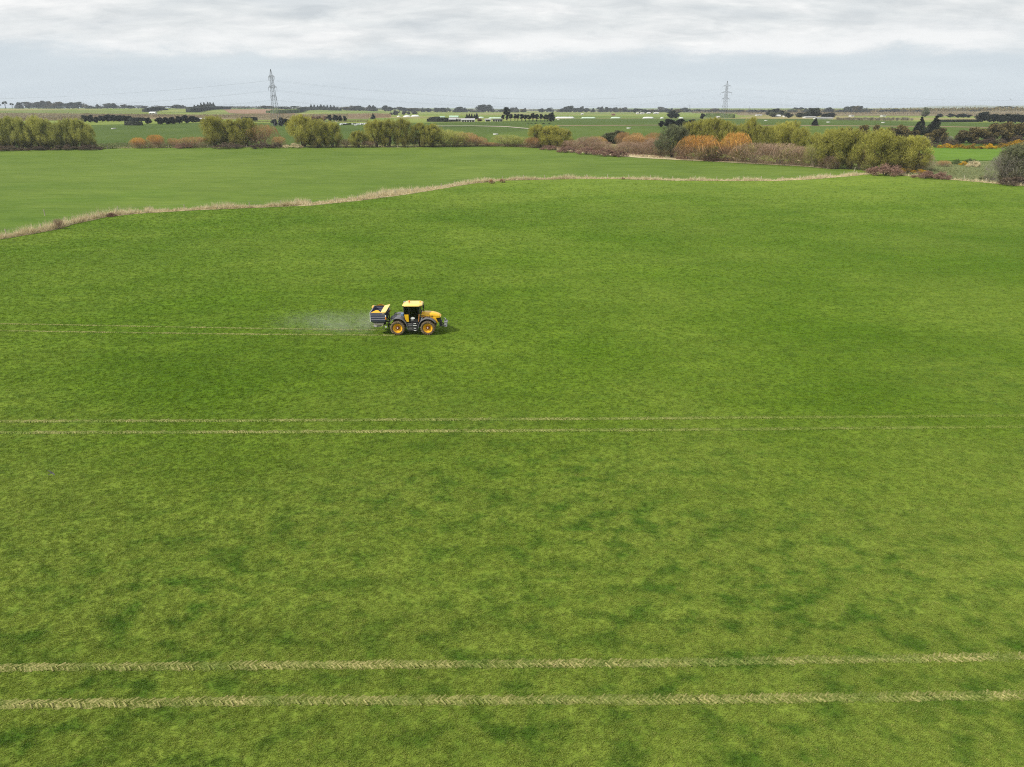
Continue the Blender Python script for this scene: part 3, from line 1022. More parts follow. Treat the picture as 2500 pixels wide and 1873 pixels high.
def plant(name, kind, px, base, top, wpx, mat, label, cat, group=None, bark=None, deep=1.0):
    P = gp(px, base)
    if P[1] > 2300:
        d = ray(px, base)
        P = np.array((d[0] * 2300 / d[1], 2300.0, float(T(d[0] * 2300 / d[1], 2300.0))))
    h = max(0.3, z_at(px, top, P[1]) - P[2])
    wd = wpx * mpp(P)
    o = empty(name, P, 0.0)
    tag(o, label, cat, group)
    tm, cm = KIT[kind][RND.randrange(len(KIT[kind]))]
    sx = wd / KW[kind]
    rz = RND.uniform(0, 6.28)
    for nm, me, mt in (('trunk', tm, bark), ('crown', cm, mat)):
        c = link(nm, me, o)
        c.scale = (sx, sx, h / 9.9)
        c.rotation_euler = (0, 0, rz)
        if mt:
            c.material_slots[0].link = 'OBJECT'
            c.material_slots[0].material = M[mt]
    return o


def row(name, kind, mat, entries, fmt, cat, group, bark=None):
    """entries (px, base, top, width) from left to right; {o} in fmt becomes the ordinal"""
    entries = sorted(entries)
    for i, (px, b, t_, w_) in enumerate(entries):
        plant(name, kind, px, b, t_ + RND.uniform(-.1, .13) * (b - t_) * (2.0 if kind == 'bare' else 1.0), w_ * RND.uniform(0.9, 1.2), mat, fmt.replace('{o}', ORD[i]), cat, group if len(entries) > 1 else None, bark)


# ------------------------------------------------------------------ the tree line behind the paddock, left to right
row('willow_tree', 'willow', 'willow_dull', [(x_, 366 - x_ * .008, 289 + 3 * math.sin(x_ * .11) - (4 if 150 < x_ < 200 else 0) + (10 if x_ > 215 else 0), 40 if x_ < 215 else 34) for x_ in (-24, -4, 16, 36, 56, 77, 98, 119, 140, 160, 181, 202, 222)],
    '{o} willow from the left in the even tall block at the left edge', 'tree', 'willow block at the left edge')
row('thicket', 'mound', 'umber', [(20, 368, 352, 70), (90, 367, 352, 70), (160, 366, 350, 70), (220, 366, 350, 60)], '{o} dark low thicket from the left under the left willow block', 'thicket', 'thickets under the left willows')
row('osier_bush', 'osier', 'orange', [(340, 362, 331, 36), (384, 361, 327, 38)], '{o} of two glowing orange bushes right of the left willow block', 'bush', 'orange bushes left')
row('bare_bush', 'bare', 'rust', [(424, 360, 335, 24), (474, 360, 326, 56)], '{o} of two brown bare bushes left of the big willow pair', 'bush', 'brown bushes left')
plant('bramble_thicket', 'mound', 448, 362, 345, 44, 'bramble', 'purplish low bramble under the brown bush left of the big willow', 'thicket')
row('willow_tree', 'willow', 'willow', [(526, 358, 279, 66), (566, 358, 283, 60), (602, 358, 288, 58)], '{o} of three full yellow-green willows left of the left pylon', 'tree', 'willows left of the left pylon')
plant('bare_tree', 'bare', 643, 357, 297, 62, 'rust', 'rounded russet tree touching the willows near the left pylon', 'tree')
plant('bare_bush', 'bare', 682, 359, 330, 30, 'rust', 'small thin russet bush below the left pylon', 'bush')
row('thicket', 'mound', 'umber', [(560, 362, 345, 70), (640, 362, 344, 60), (678, 362, 344, 30)], '{o} dark thicket from the left at the foot of the willows near the left pylon', 'thicket', 'thickets near the left pylon')
plant('dry_tussock', 'mound', 716, 361, 346, 50, 'drygrass', 'pale straw-coloured tussock mound right of the left pylon', 'tussock')
row('willow_tree', 'willow', 'willow', [(742, 359, 281, 64), (778, 360, 286, 62), (812, 360, 296, 52)], '{o} of three rounded willows right of the left pylon', 'tree', 'willows right of the left pylon')
plant('willow_tree', 'willow', 876, 360, 318, 44, 'willow', 'small pointed young willow alone between two willow groups', 'tree')
row('bare_bush', 'bare', 'brown', [(846, 360, 335, 36), (900, 360, 338, 34)], '{o} of two low brown bushes flanking the small young willow', 'bush', 'bushes beside the young willow')
row('willow_tree', 'willow', 'willow', [(920, 359, 291, 62), (950, 359, 288, 62), (986, 359, 291, 52), (1026, 359, 293, 56), (1056, 359, 299, 50)], '{o} willow from the left in the group left of the farm sheds', 'tree', 'willows left of the farm sheds')
row('bare_tree', 'bare', 'willow_dull', [(1084, 358, 305, 60), (1112, 358, 309, 58)], '{o} of two olive half-bare trees ending the willow group by the sheds', 'tree', 'olive half-bare trees')
row('bare_tree', 'bare', 'rust', [(1136, 357, 316, 60), (1164, 357, 332, 44), (1192, 357, 345, 40)], '{o} of three shrinking russet bushes below the grey farm sheds', 'bush', 'russet bushes below the sheds')
row('bare_bush', 'bare', 'willow_dull', [(1236, 357, 318, 60), (1268, 358, 322, 52)], '{o} of two olive twiggy bushes under the pale farm track', 'bush', 'olive bushes under the farm track')
row('willow_tree', 'willow', 'willow', [(1312, 360, 305, 50), (1342, 361, 301, 56), (1372, 362, 306, 46)], '{o} of three willows below the dark tree row at centre', 'tree', 'willows below the dark tree row')
plant('osier_bush', 'osier', 1300, 361, 332, 40, 'rust', 'golden brown bush at the foot of the centre willows', 'bush')
row('bare_bush', 'bare', 'brown', [(1404, 366, 336, 50), (1436, 368, 326, 54), (1470, 370, 338, 44), (1500, 372, 342, 44), (1532, 374, 333, 54), (1566, 377, 344, 48), (1600, 379, 336, 54)],
    '{o} bare brown bush from the left right of the centre willows', 'bush', 'bare brown bushes at centre right')
row('shrub', 'round', 'greygreen', [(1491, 352, 318, 34), (1511, 352, 317, 30)], '{o} of two rounded grey-green shrubs among the brown bushes', 'shrub', 'grey-green shrubs')
row('osier_bush', 'osier', 'rust', [(1522, 358, 317, 40), (1552, 358, 321, 40), (1597, 362, 317, 54)], '{o} orange-brown bush from the left behind the bare brown bushes', 'bush', 'orange-brown bushes')
row('bramble_thicket', 'mound', 'bramble', [(1340, 366, 352, 44), (1385, 372, 352, 54), (1430, 377, 355, 54), (1475, 381, 357, 54), (1512, 383, 360, 44)],
    '{o} pinkish bramble mound from the left along the tan grass margin', 'thicket', 'pinkish brambles')
row('dark_tree', 'round', 'dark', [(1614, 311, 294, 14), (1633, 312, 291, 24), (1662, 311, 292, 22), (1690, 309, 292, 22)], '{o} dark evergreen from the left behind the grey-green willow', 'tree', 'dark evergreens behind the right willows')
plant('willow_tree', 'willow', 1640, 385, 303, 80, 'greygreen', 'grey-green willow at the left end of the right thicket', 'tree')
row('willow_tree', 'willow', 'willow', [(1672, 374, 303, 40), (1702, 374, 289, 56), (1738, 376, 288, 58), (1772, 378, 297, 50), (1800, 378, 293, 50), (1828, 378, 292, 46), (1862, 380, 303, 48)],
    '{o} bright willow from the left in the bank under the right pylon', 'tree', 'bright willows under the right pylon')
row('willow_tree', 'willow', 'willow', [(1908, 380, 289, 66), (1950, 384, 307, 52)], '{o} of two willows behind the wide bare bushes', 'tree', 'willows behind the bare bushes')
plant('osier_bush', 'osier', 1704, 391, 322, 104, 'orange', 'large fan-shaped orange bush in front of the right willows', 'bush')
plant('osier_bush', 'osier', 1790, 394, 315, 78, 'orange', 'tall orange bush between the fan-shaped one and the bare bushes', 'bush')
row('bare_bush', 'bare', 'brown', [(1668, 388, 350, 44), (1748, 393, 348, 58), (1840, 399, 341, 78), (1902, 402, 334, 88), (1958, 405, 350, 56)], '{o} wide bare brown bush from the left beside the orange bushes', 'bush',
    'wide bare brown bushes')
row('willow_tree', 'willow', 'willow', [(2004, 409, 330, 60), (2040, 411, 310, 84), (2076, 413, 318, 50), (2132, 417, 321, 84), (2180, 418, 325, 80), (2228, 420, 324, 66)],
    '{o} willow from the left in the big loose clump at right', 'tree', 'loose willow clump at right')
row('bare_bush', 'bare', 'brown', [(2022, 412, 372, 44), (2096, 414, 358, 36), (2252, 414, 376, 44)], '{o} brown bush from the left tucked under the right willow clump', 'bush', 'brown bushes under the right clump')
row('bramble_thicket', 'mound', 'bramble', [(1668, 389, 378, 40), (1738, 393, 378, 46), (1772, 394, 380, 26), (2160, 428, 396, 84), (2258, 436, 410, 66), (2300, 438, 415, 46)], '{o} dusky pink bramble heap from the left below the right willows', 'thicket',
    'bramble heaps at right')
row('gorse_bush', 'mound', 'gorse', [(2206, 424, 406, 44), (2244, 424, 408, 50)], '{o} of two gorse bushes hidden behind the bramble heaps', 'gorse', 'gorse behind the brambles')
plant('willow_tree', 'willow', 2482, 446, 348, 110, 'greygreen', 'greyish half-bare willow cut by the right edge', 'tree')
plant('bare_bush', 'bare', 2452, 446, 368, 80, 'pale', 'greyish twiggy bush in front of the willow at the right edge', 'bush')
plant('thicket', 'mound', 2480, 452, 426, 90, 'umber', 'dark thicket at the foot of the right edge willow', 'thicket')
plant('rush_clump', 'mound', 2408, 440, 424, 40, 'scrubgreen', 'dark spiky rush clump on the rough ground', 'rushes')
row('gorse_bush', 'mound', 'hedgegreen', [(2334, 402, 384, 22), (2368, 398, 384, 26)], '{o} of two small dark green bushes on the bright meadow edge', 'bush', 'small green bushes')
plant('gorse_bush', 'mound', 2352, 404, 391, 24, 'gorse', 'small yellow gorse between the two dark green bushes', 'gorse')
plant('dry_tussock', 'mound', 2376, 408, 388, 34, 'drygrass', 'tan dead tuft right of the small gorse', 'tussock')
plant('bare_bush', 'bare', 2302, 407, 390, 30, 'rust', 'small brownish bush at the left end of the rough ground', 'bush')
row('bare_bush', 'bare', 'rust', [(1385, 362, 340, 42), (1455, 366, 333, 42), (1548, 372, 326, 44), (1584, 374, 330, 46), (1624, 380, 338, 42)], '{o} russet bush from the left closing the thicket right of the centre willows', 'bush',
    'russet bushes closing the thicket')
row('willow_tree', 'willow', 'willow', [(1655, 368, 312, 40), (1720, 366, 294, 46), (1760, 368, 292, 46), (1846, 370, 302, 44), (1884, 372, 306, 46), (1928, 374, 298, 46), (1984, 390, 322, 50), (2020, 398, 318, 50), (2108, 404, 326, 44), (2156, 408, 324, 50), (2206, 412, 324, 48)],
    '{o} willow from the left in the back rank of the right thicket', 'tree', 'back rank of right willows')
row('bare_bush', 'bare', 'willow_dull', [(1726, 392, 344, 50), (1812, 396, 336, 50), (1930, 402, 341, 50), (1984, 408, 346, 50)], '{o} olive twiggy bush from the left filling between the wide bare brown bushes', 'bush', 'olive bushes between the brown ones')
# the olive and dark trees behind the right willows
row('olive_tree', 'round', 'olive', [(2070, 338, 312, 22), (2108, 338, 305, 28), (2138, 336, 304, 18), (2172, 346, 311, 44), (2198, 346, 302, 34), (2230, 350, 318, 34), (2264, 352, 322, 30), (2290, 352, 310, 30)],
    '{o} dark olive tree from the left behind the right willow clump', 'tree', 'olive trees behind the right clump')
row('pine_tree', 'cone', 'dark', [(2243, 330, 284, 28), (2279, 332, 277, 36)], '{o} of two dark pointed pines above the right willow clump', 'pine', 'two dark pines')
row('bare_bush', 'bare', 'pale', [(2252, 352, 324, 36), (2302, 352, 328, 40)], '{o} of two pale lichen-grey bushes below the dark pines', 'bush', 'lichen-grey bushes')
row('olive_tree', 'round', 'olive', [(2345, 350, 318, 34), (2372, 350, 312, 40), (2416, 350, 304, 44), (2452, 350, 299, 42), (2490, 346, 294, 46), (2520, 346, 296, 40)],
    '{o} broad olive tree from the left above the gorse band', 'tree', 'olive trees above the gorse')
row('thicket', 'mound', 'umber', [(2270, 360, 342, 44), (2322, 356, 336, 40), (2420, 354, 332, 66), (2480, 352, 326, 50)], '{o} purplish brown thicket from the left between olive trees and gorse', 'thicket', 'thickets above the gorse')
row('gorse_bush', 'mound', 'gorse', [(2308, 362, 348, 40), (2344, 363, 347, 38), (2376, 364, 348, 42), (2412, 364, 348, 42), (2448, 362, 346, 44), (2486, 356, 337, 48), (2520, 356, 338, 40)],
    '{o} yellow gorse bush from the left in the flowering band', 'gorse', 'flowering gorse band')
# the small bushes in the dry-grass strip
plant('bare_bush', 'bare', 146, 559, 531, 20, 'brown', 'single small dark bush in the dry grass strip at left', 'bush')
row('bare_bush', 'mound', 'rust', [(1200, 448, 434, 17), (1226, 446, 433, 14)], '{o} of two small russet bushes on the dry grass strip', 'bush', 'russet bushes on the strip')
plant('bare_bush', 'mound', 1521, 438, 430, 8, 'rust', 'tiny lone brown bush on the dry strip at centre right', 'bush')
plant('bramble_thicket', 'mound', 272, 529, 517, 26, 'bramble', 'low brown bramble in the left part of the dry strip', 'thicket')


# ------------------------------------------------------------------ hedges, shelterbelts and far trees
def hedge(name, pts, tops, width, mat, label, cat='hedge', group=None, step=0.8, size=(0.5, 1.0, 0.3, 0.55), seed=1):
    """clipped hedge: foot line and top line as spots of the photograph"""
    rng = np.random.default_rng(seed)
    Pw = [gp(*p) for p in pts]
    hs = [max(0.6, z_at(p[0], tt, q[1]) - q[2]) for p, tt, q in zip(pts, tops, Pw)]
    L = np.linalg.norm(np.diff(np.array(Pw)[:, :2], axis=0), axis=1).sum()
    n = max(6, int(L / 3))
    t = np.linspace(0, 1, n)
    C = poly_at(Pw, t)
    s0 = np.concatenate(([0], np.cumsum(np.linalg.norm(np.diff(np.array(Pw)[:, :2], axis=0), axis=1))))
    H_ = np.interp(t * s0[-1], s0, hs)
    tg = np.gradient(C, axis=0)
    tg /= np.linalg.norm(tg, axis=1)[:, None]
    nr = np.stack([-tg[:, 1], tg[:, 0]], -1)
    C = C + nr * (width / 2)
    Z = T(C[:, 0], C[:, 1])
    hw = width / 2 * rng.uniform(0.85, 1.05, n)
    Hj = H_ * rng.uniform(0.93, 1.0, n)
    rings = np.stack([np.c_[C - nr * hw[:, None], Z - .3], np.c_[C - nr * (hw * .92)[:, None], Z + Hj * .93], np.c_[C, Z + Hj], np.c_[C + nr * (hw * .92)[:, None], Z + Hj * .93], np.c_[C + nr * hw[:, None], Z - .3]], 1)
    v0 = rings.reshape(-1, 3)
    f0 = grid_faces(n, 5)
    e0 = np.array([[0, 1, 2, 3], [(n - 1) * 5 + 3, (n - 1) * 5 + 2, (n - 1) * 5 + 1, (n - 1) * 5]])
    e1 = np.array([[0, 3, 4], [(n - 1) * 5 + 4, (n - 1) * 5 + 3, (n - 1) * 5]])
    N = int(min(14000, L * (2 * H_.mean() + width) * 2.2 / (size[1] ** 1.2)))
    ts = rng.uniform(0, 1, N)
    ix = ts * (n - 1)
    i0 = np.clip(ix.astype(int), 0, n - 2)
    fr = (ix - i0)[:, None]
    lerp = lambda q: (q[i0] * (1 - fr.ravel()) + q[i0 + 1] * fr.ravel()) if q.ndim == 1 else q[i0] * (1 - fr) + q[i0 + 1] * fr
    c2, n2, h2, w2, z2 = lerp(C), lerp(nr), lerp(Hj), lerp(hw), lerp(Z)
    side = rng.choice([-1, 1, 0], N, p=[0.4, 0.3, 0.3])
    lat = np.where(side == 0, rng.uniform(-.95, .95, N), side * rng.uniform(0.93, 1.06, N))
    hh = np.where(side == 0, rng.uniform(0.95, 1.05, N), rng.uniform(0.0, 1.0, N)) * h2
    c = np.c_[c2 + n2 * (lat * w2)[:, None], z2 + hh]
    d = np.c_[n2 * side[:, None] * 0.6, np.where(side == 0, 0.9, 0.35)] + rng.normal(size=(N, 3)) * 0.5
    v1, f1 = cards(rng, c, d, rng.uniform(size[0], size[1], N), rng.uniform(size[2], size[3], N))
    me = np_mesh(name, np.concatenate([v0, v1]), [np.concatenate([f0, e0, f1 + len(v0)]), e1], M[mat])
    return tag(link(name, me), label, cat, group)


hedge('clipped_hedge', [(360, 274), (376, 273), (392, 269.5), (412, 269)], [267, 263.5, 261.5, 267], 9, 'dark', 'black curved shelter hedge behind the white house on the left rise', seed=2)
hedge('clipped_hedge', [(322, 296.5), (358, 295.5)], [287.2, 287.2], 6, 'dark', 'flat-topped black hedge block above the left pasture, the wider one', seed=3)
hedge('clipped_hedge', [(304, 306.5), (322, 307), (341, 307)], [296.5, 296.8, 297], 6, 'dark', 'shorter black hedge block standing lowest in the left pasture', seed=4)
hedge('clipped_hedge', [(600, 295.5), (630, 295)], [286.2, 286], 7, 'dark', 'solid black hedge block behind the willows left of the pylon', seed=5)
hedge('clipped_hedge', [(527, 268), (546, 267.5), (565, 267)], [260, 260, 260.5], 9, 'dark', 'long low dark hedge right of the big macrocarpa block', seed=6)
hedge('clipped_hedge', [(476, 274.5), (487, 274), (505, 270), (527, 267)], [261, 262.5, 258, 256], 16, 'dark', 'clipped front of the big macrocarpa block on the skyline', seed=7)
hedge('clipped_hedge', [(649, 276.8), (657, 277)], [270, 270.5], 7, 'hedgegreen', 'short detached hedge stub just left of the left pylon', seed=8)
hedge('clipped_hedge', [(660, 277.5), (680, 278), (699, 278)], [268, 268, 268.5], 8, 'hedgegreen', 'grey-green hedge standing behind the left pylon legs', seed=9)
hedge('clipped_hedge', [(701, 278), (718, 277), (733, 275.5)], [268, 268, 267.5], 8, 'hedgegreen', 'grey-green hedge right of the left pylon, between two gaps', seed=10)
hedge('clipped_hedge', [(736, 275), (748, 269.5), (768, 268.5), (788, 268)], [265, 262, 262, 262.5], 9, 'dark', 'dark hedge bending uphill below the pine plantation', seed=11)
hedge('clipped_hedge', [(1041, 297.5), (1060, 298), (1094, 298)], [290.5, 287.5, 288], 8, 'dark', 'dark shelter hedge left of the grey farm sheds', seed=12)
hedge('clipped_hedge', [(1059, 292), (1074, 290)], [287.5, 285], 6, 'dark', 'small dark hedge wedge above the sheds hedge', seed=13)
hedge('clipped_hedge', [(1722, 287), (1755, 288), (1783, 288.4)], [277.5, 277.5, 279], 9, 'hedgegreen', 'rounded clipped green hedge behind the right pylon', seed=14)
hedge('clipped_hedge', [(2290, 298.5), (2340, 298.5), (2392, 298)], [292.5, 292.5, 292], 6, 'dark', 'low dark hedge line under the pale strip at right', seed=15)
hedge('shelter_hedge', [(840, 305.5), (868, 304), (895, 303.5)], [302.4, 301.4, 301], 4, 'dark', 'thin black hedge behind the row of white bales', seed=16)

row('dark_tree', 'round', 'dark', [(208, 298, 281, 18), (222, 299, 282, 14), (236, 300, 283, 14), (250, 297, 281, 18), (264, 297, 281, 18), (278, 297, 281, 18), (292, 297, 282, 18), (306, 297, 281, 20), (318, 296, 282, 14)],
    '{o} dark tree from the left in the ragged row above the left pasture', 'tree', 'ragged dark tree row left')
row('dark_tree', 'round', 'dark', [(362, 303, 287, 16), (392, 304, 288, 20), (408, 304, 287, 18), (422, 303, 285, 18), (438, 302, 284, 20), (455, 301, 283, 20), (472, 300, 283, 20), (484, 298, 286, 12)],
    '{o} dark tree from the left in the row left of the white shed', 'tree', 'dark row left of the white shed')
row('dark_tree', 'round', 'dark', [(672, 308, 289, 15), (687, 308, 286, 16), (700, 308, 288, 16), (710, 306, 291, 12)], '{o} dark tree from the left at the foot of the left pylon', 'tree', 'dark trees at the left pylon')
row('dark_tree', 'round', 'brown', [(764, 296, 282, 14), (778, 296, 282, 14), (792, 296, 282, 14)], '{o} of three brownish trees right of the left pylon', 'tree', 'brownish trees')
row('dark_tree', 'round', 'dark', [(806, 297, 280, 12), (820, 296.5, 280.5, 12), (831, 296.5, 281, 10), (842, 296.5, 281.5, 9)], '{o} dark clipped column from the left above the white bales', 'tree', 'dark columns above the bales')
plant('dark_tree', 'cone', 911, 291, 277, 13, 'dark', 'single black tree in the brown scrub left of the bluish shrubs', 'tree')
row('pine_tree', 'cone', 'pine', [(476, 268, 256, 10), (484, 266, 253.5, 10), (492, 265, 251, 11), (500, 264, 249, 12), (508, 263, 248.5, 12), (515, 263, 249.5, 12), (522, 263, 251, 12)],
    '{o} pointed tree top from the left behind the clipped macrocarpa block', 'tree', 'macrocarpa tops')
row('pine_tree', 'cone', 'pine', [(760, 266, 254, 10), (768, 266, 254.5, 10), (776, 267, 255, 10), (784, 268, 255, 11), (792, 269, 255, 11), (800, 269, 256, 11), (808, 270, 257, 11), (816, 270, 258.5, 11), (824, 270, 260.5, 10), (831, 270.5, 263, 8)],
    '{o} pine from the left in the plantation right of the left pylon', 'pine', 'pine plantation')
row('round_shrub', 'round', 'bluegreen', [(956, 281, 274, 9), (966, 281.5, 269.5, 14), (986, 280.5, 270, 13), (998, 280, 272, 9), (1012, 279, 270, 14)], '{o} bluish rounded shrub from the left above the white silage rows', 'shrub', 'bluish shrubs')
row('pine_tree', 'cone', 'dark', [(1140, 291, 276, 8), (1146, 291, 277, 8), (1152, 291, 277, 8), (1158, 291, 277.5, 8), (1164, 291, 276, 9)], '{o} pointed dark tree from the left behind the grey farm sheds', 'tree', 'pointed trees behind the sheds')
plant('bare_bush', 'round', 1170, 297, 289, 12, 'brown', 'brown rounded bush at the right end of the farm sheds', 'bush')
plant('gum_tree', 'gum', 1237, 294, 261.5, 20, 'dark', 'tallest dark tree with a high crown left in the black row', 'tree')
row('dark_tree', 'gum', 'dark', [(1228, 296, 279, 11), (1238, 296, 280, 10), (1247, 296, 279, 11), (1257, 296, 280, 10), (1264, 296, 280, 10)], '{o} black tree from the left in the short row under the tall tree', 'tree', 'short black row')
row('dark_tree', 'gum', 'dark', [(1274, 297, 280, 11), (1283, 297, 280, 11), (1292, 297, 280, 11), (1301, 297, 277.5, 12), (1310, 297, 278, 12), (1320, 297, 278, 12), (1330, 297, 280, 10), (1337, 297, 281, 9)],
    '{o} black tree from the left in the long row at centre', 'tree', 'long black row')
plant('dark_tree', 'round', 1346, 298, 274.5, 15, 'dark', 'bulky black tree closing the long row at its right end', 'tree')
row('low_hedge_bush', 'mound', 'dark', [(1289, 302, 299.5, 7), (1297, 302, 299.5, 9), (1308, 302.5, 299.8, 9), (1327, 303, 299.8, 8), (1341, 303, 300, 6)], '{o} low black bush from the left in front of the long black row', 'bush', 'low black bushes')
row('dark_tree', 'round', 'dark', [(1640, 289, 271.5, 19), (1651, 289, 277, 13)], '{o} of two rounded dark trees standing together left of the right pylon', 'tree', 'rounded dark pair')
plant('dark_tree', 'round', 1714, 290.5, 277, 14, 'dark', 'dark tree at the left end of the clipped green hedge', 'tree')
row('round_tree', 'round', 'pine', [(1880, 283, 267, 20), (1893, 283, 265, 20), (1908, 283, 268, 16), (1924, 288, 276, 18)], '{o} grey-green tree from the left around the white house at right', 'tree', 'trees round the white house')
row('round_tree', 'round', 'greygreen', [(1886, 286, 273, 16), (1900, 285, 275, 14), (1916, 285, 274, 12)], '{o} of three pale trees in front of the white house group', 'tree', 'pale trees by the white house')
plant('macrocarpa_tree', 'round', 1984, 288, 263.5, 34, 'pine', 'large spreading macrocarpa right of the white house', 'tree')
row('round_tree', 'round', 'pine', [(1952, 287, 275, 18), (1966, 288, 276, 16)], '{o} of two lower trees left of the large macrocarpa', 'tree', 'trees left of the macrocarpa')
row('round_tree', 'round', 'dark', [(2014, 288, 276, 16), (2028, 288, 274, 18)], '{o} of two dark round trees right of the large macrocarpa', 'tree', 'trees right of the macrocarpa')
plant('pine_tree', 'cone', 1989, 307.5, 288, 16, 'dark', 'small lone dark pine in the right pasture', 'pine')
plant('pine_tree', 'round', 2258, 286, 262, 17, 'greygreen', 'pale tall tree rising behind the two dark pines', 'tree')
row('dark_tree', 'round', 'dark', [(2295, 286.5, 278, 14), (2320, 287, 278, 16), (2340, 287.5, 278, 14), (2352, 287.5, 278, 14), (2364, 287.5, 279.5, 12)], '{o} dark tree from the left on the pale strip at right', 'tree', 'dark trees on the pale strip')
row('dark_tree', 'round', 'dark', [(2396, 298, 274.5, 32), (2424, 299, 279, 24), (2442, 299, 278, 24), (2460, 300, 278, 24), (2478, 300, 278, 24), (2496, 300, 279, 24), (2514, 300, 280, 22)],
    '{o} massive dark tree from the left in the belt at the right edge', 'tree', 'dark belt at the right edge')
for i in range(30):
    x = 2044 + i * 6.2 + RND.uniform(-2, 2)
    plant('shelter_tree', 'bare', x, 294 + (x - 2040) * 0.008, 284.5 + RND.uniform(0, 3), 7.5, 'pale', '%s bare pale tree from the left in the thin shelter row at right' % ORD[i], 'tree', 'thin pale shelter row')


# trees on the skyline, in four stretches
def sky_row(kind, entries, fmt, group):
    entries = sorted(entries)
    for i, (px, b, t_, w_) in enumerate(entries):
        kd = RND.choice(['round', 'round', 'round', 'mound', 'cone', 'umbrella'])
        plant('distant_tree', kd, px + RND.uniform(-1.5, 1.5), b + RND.uniform(-.3, .4), t_ + RND.uniform(-.8, 1.2), w_ * RND.uniform(1.15, 1.9), RND.choice(['pine', 'pine', 'pine', 'bluegreen', 'olive']), fmt.replace('{o}', ORD[i]), 'tree', group)


row('distant_tree', 'umbrella', 'pine', [(-3, 262, 254, 10), (13, 262, 246, 15), (30, 261, 250.5, 10)], '{o} of three spreading flat-topped trees at the left end of the skyline', 'tree', 'flat-topped skyline trees')
sky_row('round', [(46, 262, 250, 12), (56, 262, 249, 14), (70, 261, 248, 14), (82, 261, 248, 14), (94, 261, 248.5, 14), (104, 260, 247.5, 12), (113, 259, 246, 12), (122, 259, 246.5, 12), (132, 259, 246, 13), (143, 259, 249, 13), (156, 260, 248, 15),
                  (168, 261, 252, 18), (177, 261, 249, 13), (192, 261, 249.5, 14), (207, 262, 249.5, 15)], '{o} round skyline tree from the left edge', 'skyline trees far left')
sky_row('round', [(222, 263, 257, 14), (239, 263, 254.5, 13), (250, 263, 256, 10), (262, 263, 252.5, 15), (277, 263, 252.5, 14), (290, 263, 257, 12), (303, 263, 254, 15), (318, 263.5, 256.5, 16), (338, 264, 258, 16), (354, 264, 258, 14), (379, 262, 254, 20), (395, 262, 258, 16),
                  (414, 264, 259, 16), (432, 264, 256, 18), (446, 264, 257, 14)], '{o} skyline tree from the left after the far left clump', 'skyline trees left')
sky_row('round', [(572, 264, 259, 14), (598, 264.5, 262, 20), (634, 264, 260, 14), (646, 264, 258, 14), (657, 264, 258.5, 12), (690, 265, 260, 16), (705, 265, 262, 12), (716, 265, 259.5, 14)], '{o} skyline tree from the left around the left pylon', 'skyline trees left pylon')
sky_row('round', [(846, 266, 260, 16), (858, 266, 258, 14), (868, 266, 257.5, 14), (878, 266, 257.5, 14), (888, 267, 258, 13), (903, 267, 257, 13), (912, 267, 257.5, 12), (942, 267.5, 258, 10), (951, 267.5, 260.5, 8), (964, 267.5, 261.5, 15), (975, 267.5, 260.5, 13), (988, 267.5, 262, 16),
                  (1008, 268, 263, 18), (1033, 268, 262, 10), (1046, 268, 264, 14)], '{o} skyline tree from the left between pine plantation and farm sheds', 'skyline trees centre left')
sky_row('round', [(1068, 270, 262, 12), (1080, 270, 262, 14), (1092, 270, 259, 11), (1112, 270.5, 266, 12), (1124, 268.5, 260.5, 15), (1134, 269, 263, 10), (1150, 270, 263.5, 20), (1170, 271, 263.5, 16), (1180, 268.5, 255.5, 16), (1193, 269, 256.5, 13), (1204, 272, 263.5, 8), (1222, 271, 264, 16)],
        '{o} skyline tree from the left above the farm sheds', 'skyline trees above the sheds')
sky_row('round', [(1250, 270, 262, 14), (1260, 275, 259.5, 10), (1276, 270, 265.5, 10), (1281, 270, 264, 6), (1321, 270, 264.5, 10), (1337, 270, 264, 10), (1345, 269, 258.5, 8), (1364, 270, 265, 8), (1374, 271, 264.5, 10), (1384, 272, 259, 14), (1393, 271, 258.5, 14), (1405, 271, 264, 10),
                  (1414, 271.5, 264, 10), (1422, 271, 259.5, 10), (1433, 271, 263.5, 8), (1447, 271, 263.5, 6)], '{o} skyline tree from the left above the long black row', 'skyline trees centre')
sky_row('round', [(1462, 271, 262, 10), (1470, 271, 259.5, 12), (1482, 272, 262, 8), (1490, 272, 263.5, 9), (1504, 273, 261.5, 12), (1513, 273, 260.5, 13), (1523, 273, 262, 13), (1535, 274, 266, 12), (1550, 275, 264, 15), (1562, 276, 265.5, 14), (1575, 276, 266, 14), (1590, 276, 266.5, 14),
                  (1603, 274, 268, 10), (1614, 273, 261, 13), (1626, 274, 265, 12), (1640, 276, 263.5, 16), (1652, 277, 266, 14), (1670, 274, 262.5, 16), (1684, 274, 265.5, 12)], '{o} skyline tree from the left before the right pylon', 'skyline trees left of the right pylon')
sky_row('round', [(1700, 274, 267, 14), (1712, 274, 266.5, 14), (1726, 274, 268, 14), (1738, 274, 265.5, 12), (1748, 274, 264.5, 13), (1762, 275, 268, 12), (1775, 276, 268, 14), (1784, 276, 270, 8), (1800, 275, 268.5, 22), (1820, 275, 266, 18), (1838, 276, 268, 22), (1858, 276, 268, 20)],
        '{o} skyline tree from the left at the right pylon', 'skyline trees right pylon')
sky_row('round', [(1932, 276, 262, 14), (1944, 276, 261.5, 14), (1956, 276, 262, 14), (1968, 276, 263, 12), (1980, 276, 264, 12), (2012, 276, 263.5, 14), (2024, 276, 263, 16), (2034, 276, 265, 10), (2050, 276, 268, 16), (2066, 276, 260, 13), (2077, 276, 258.5, 13), (2088, 276, 258.5, 13), (2099, 276, 258.5, 13),
                  (2110, 276, 260, 13), (2122, 275, 266, 12)], '{o} hazy skyline tree from the left above the macrocarpa', 'skyline trees right')
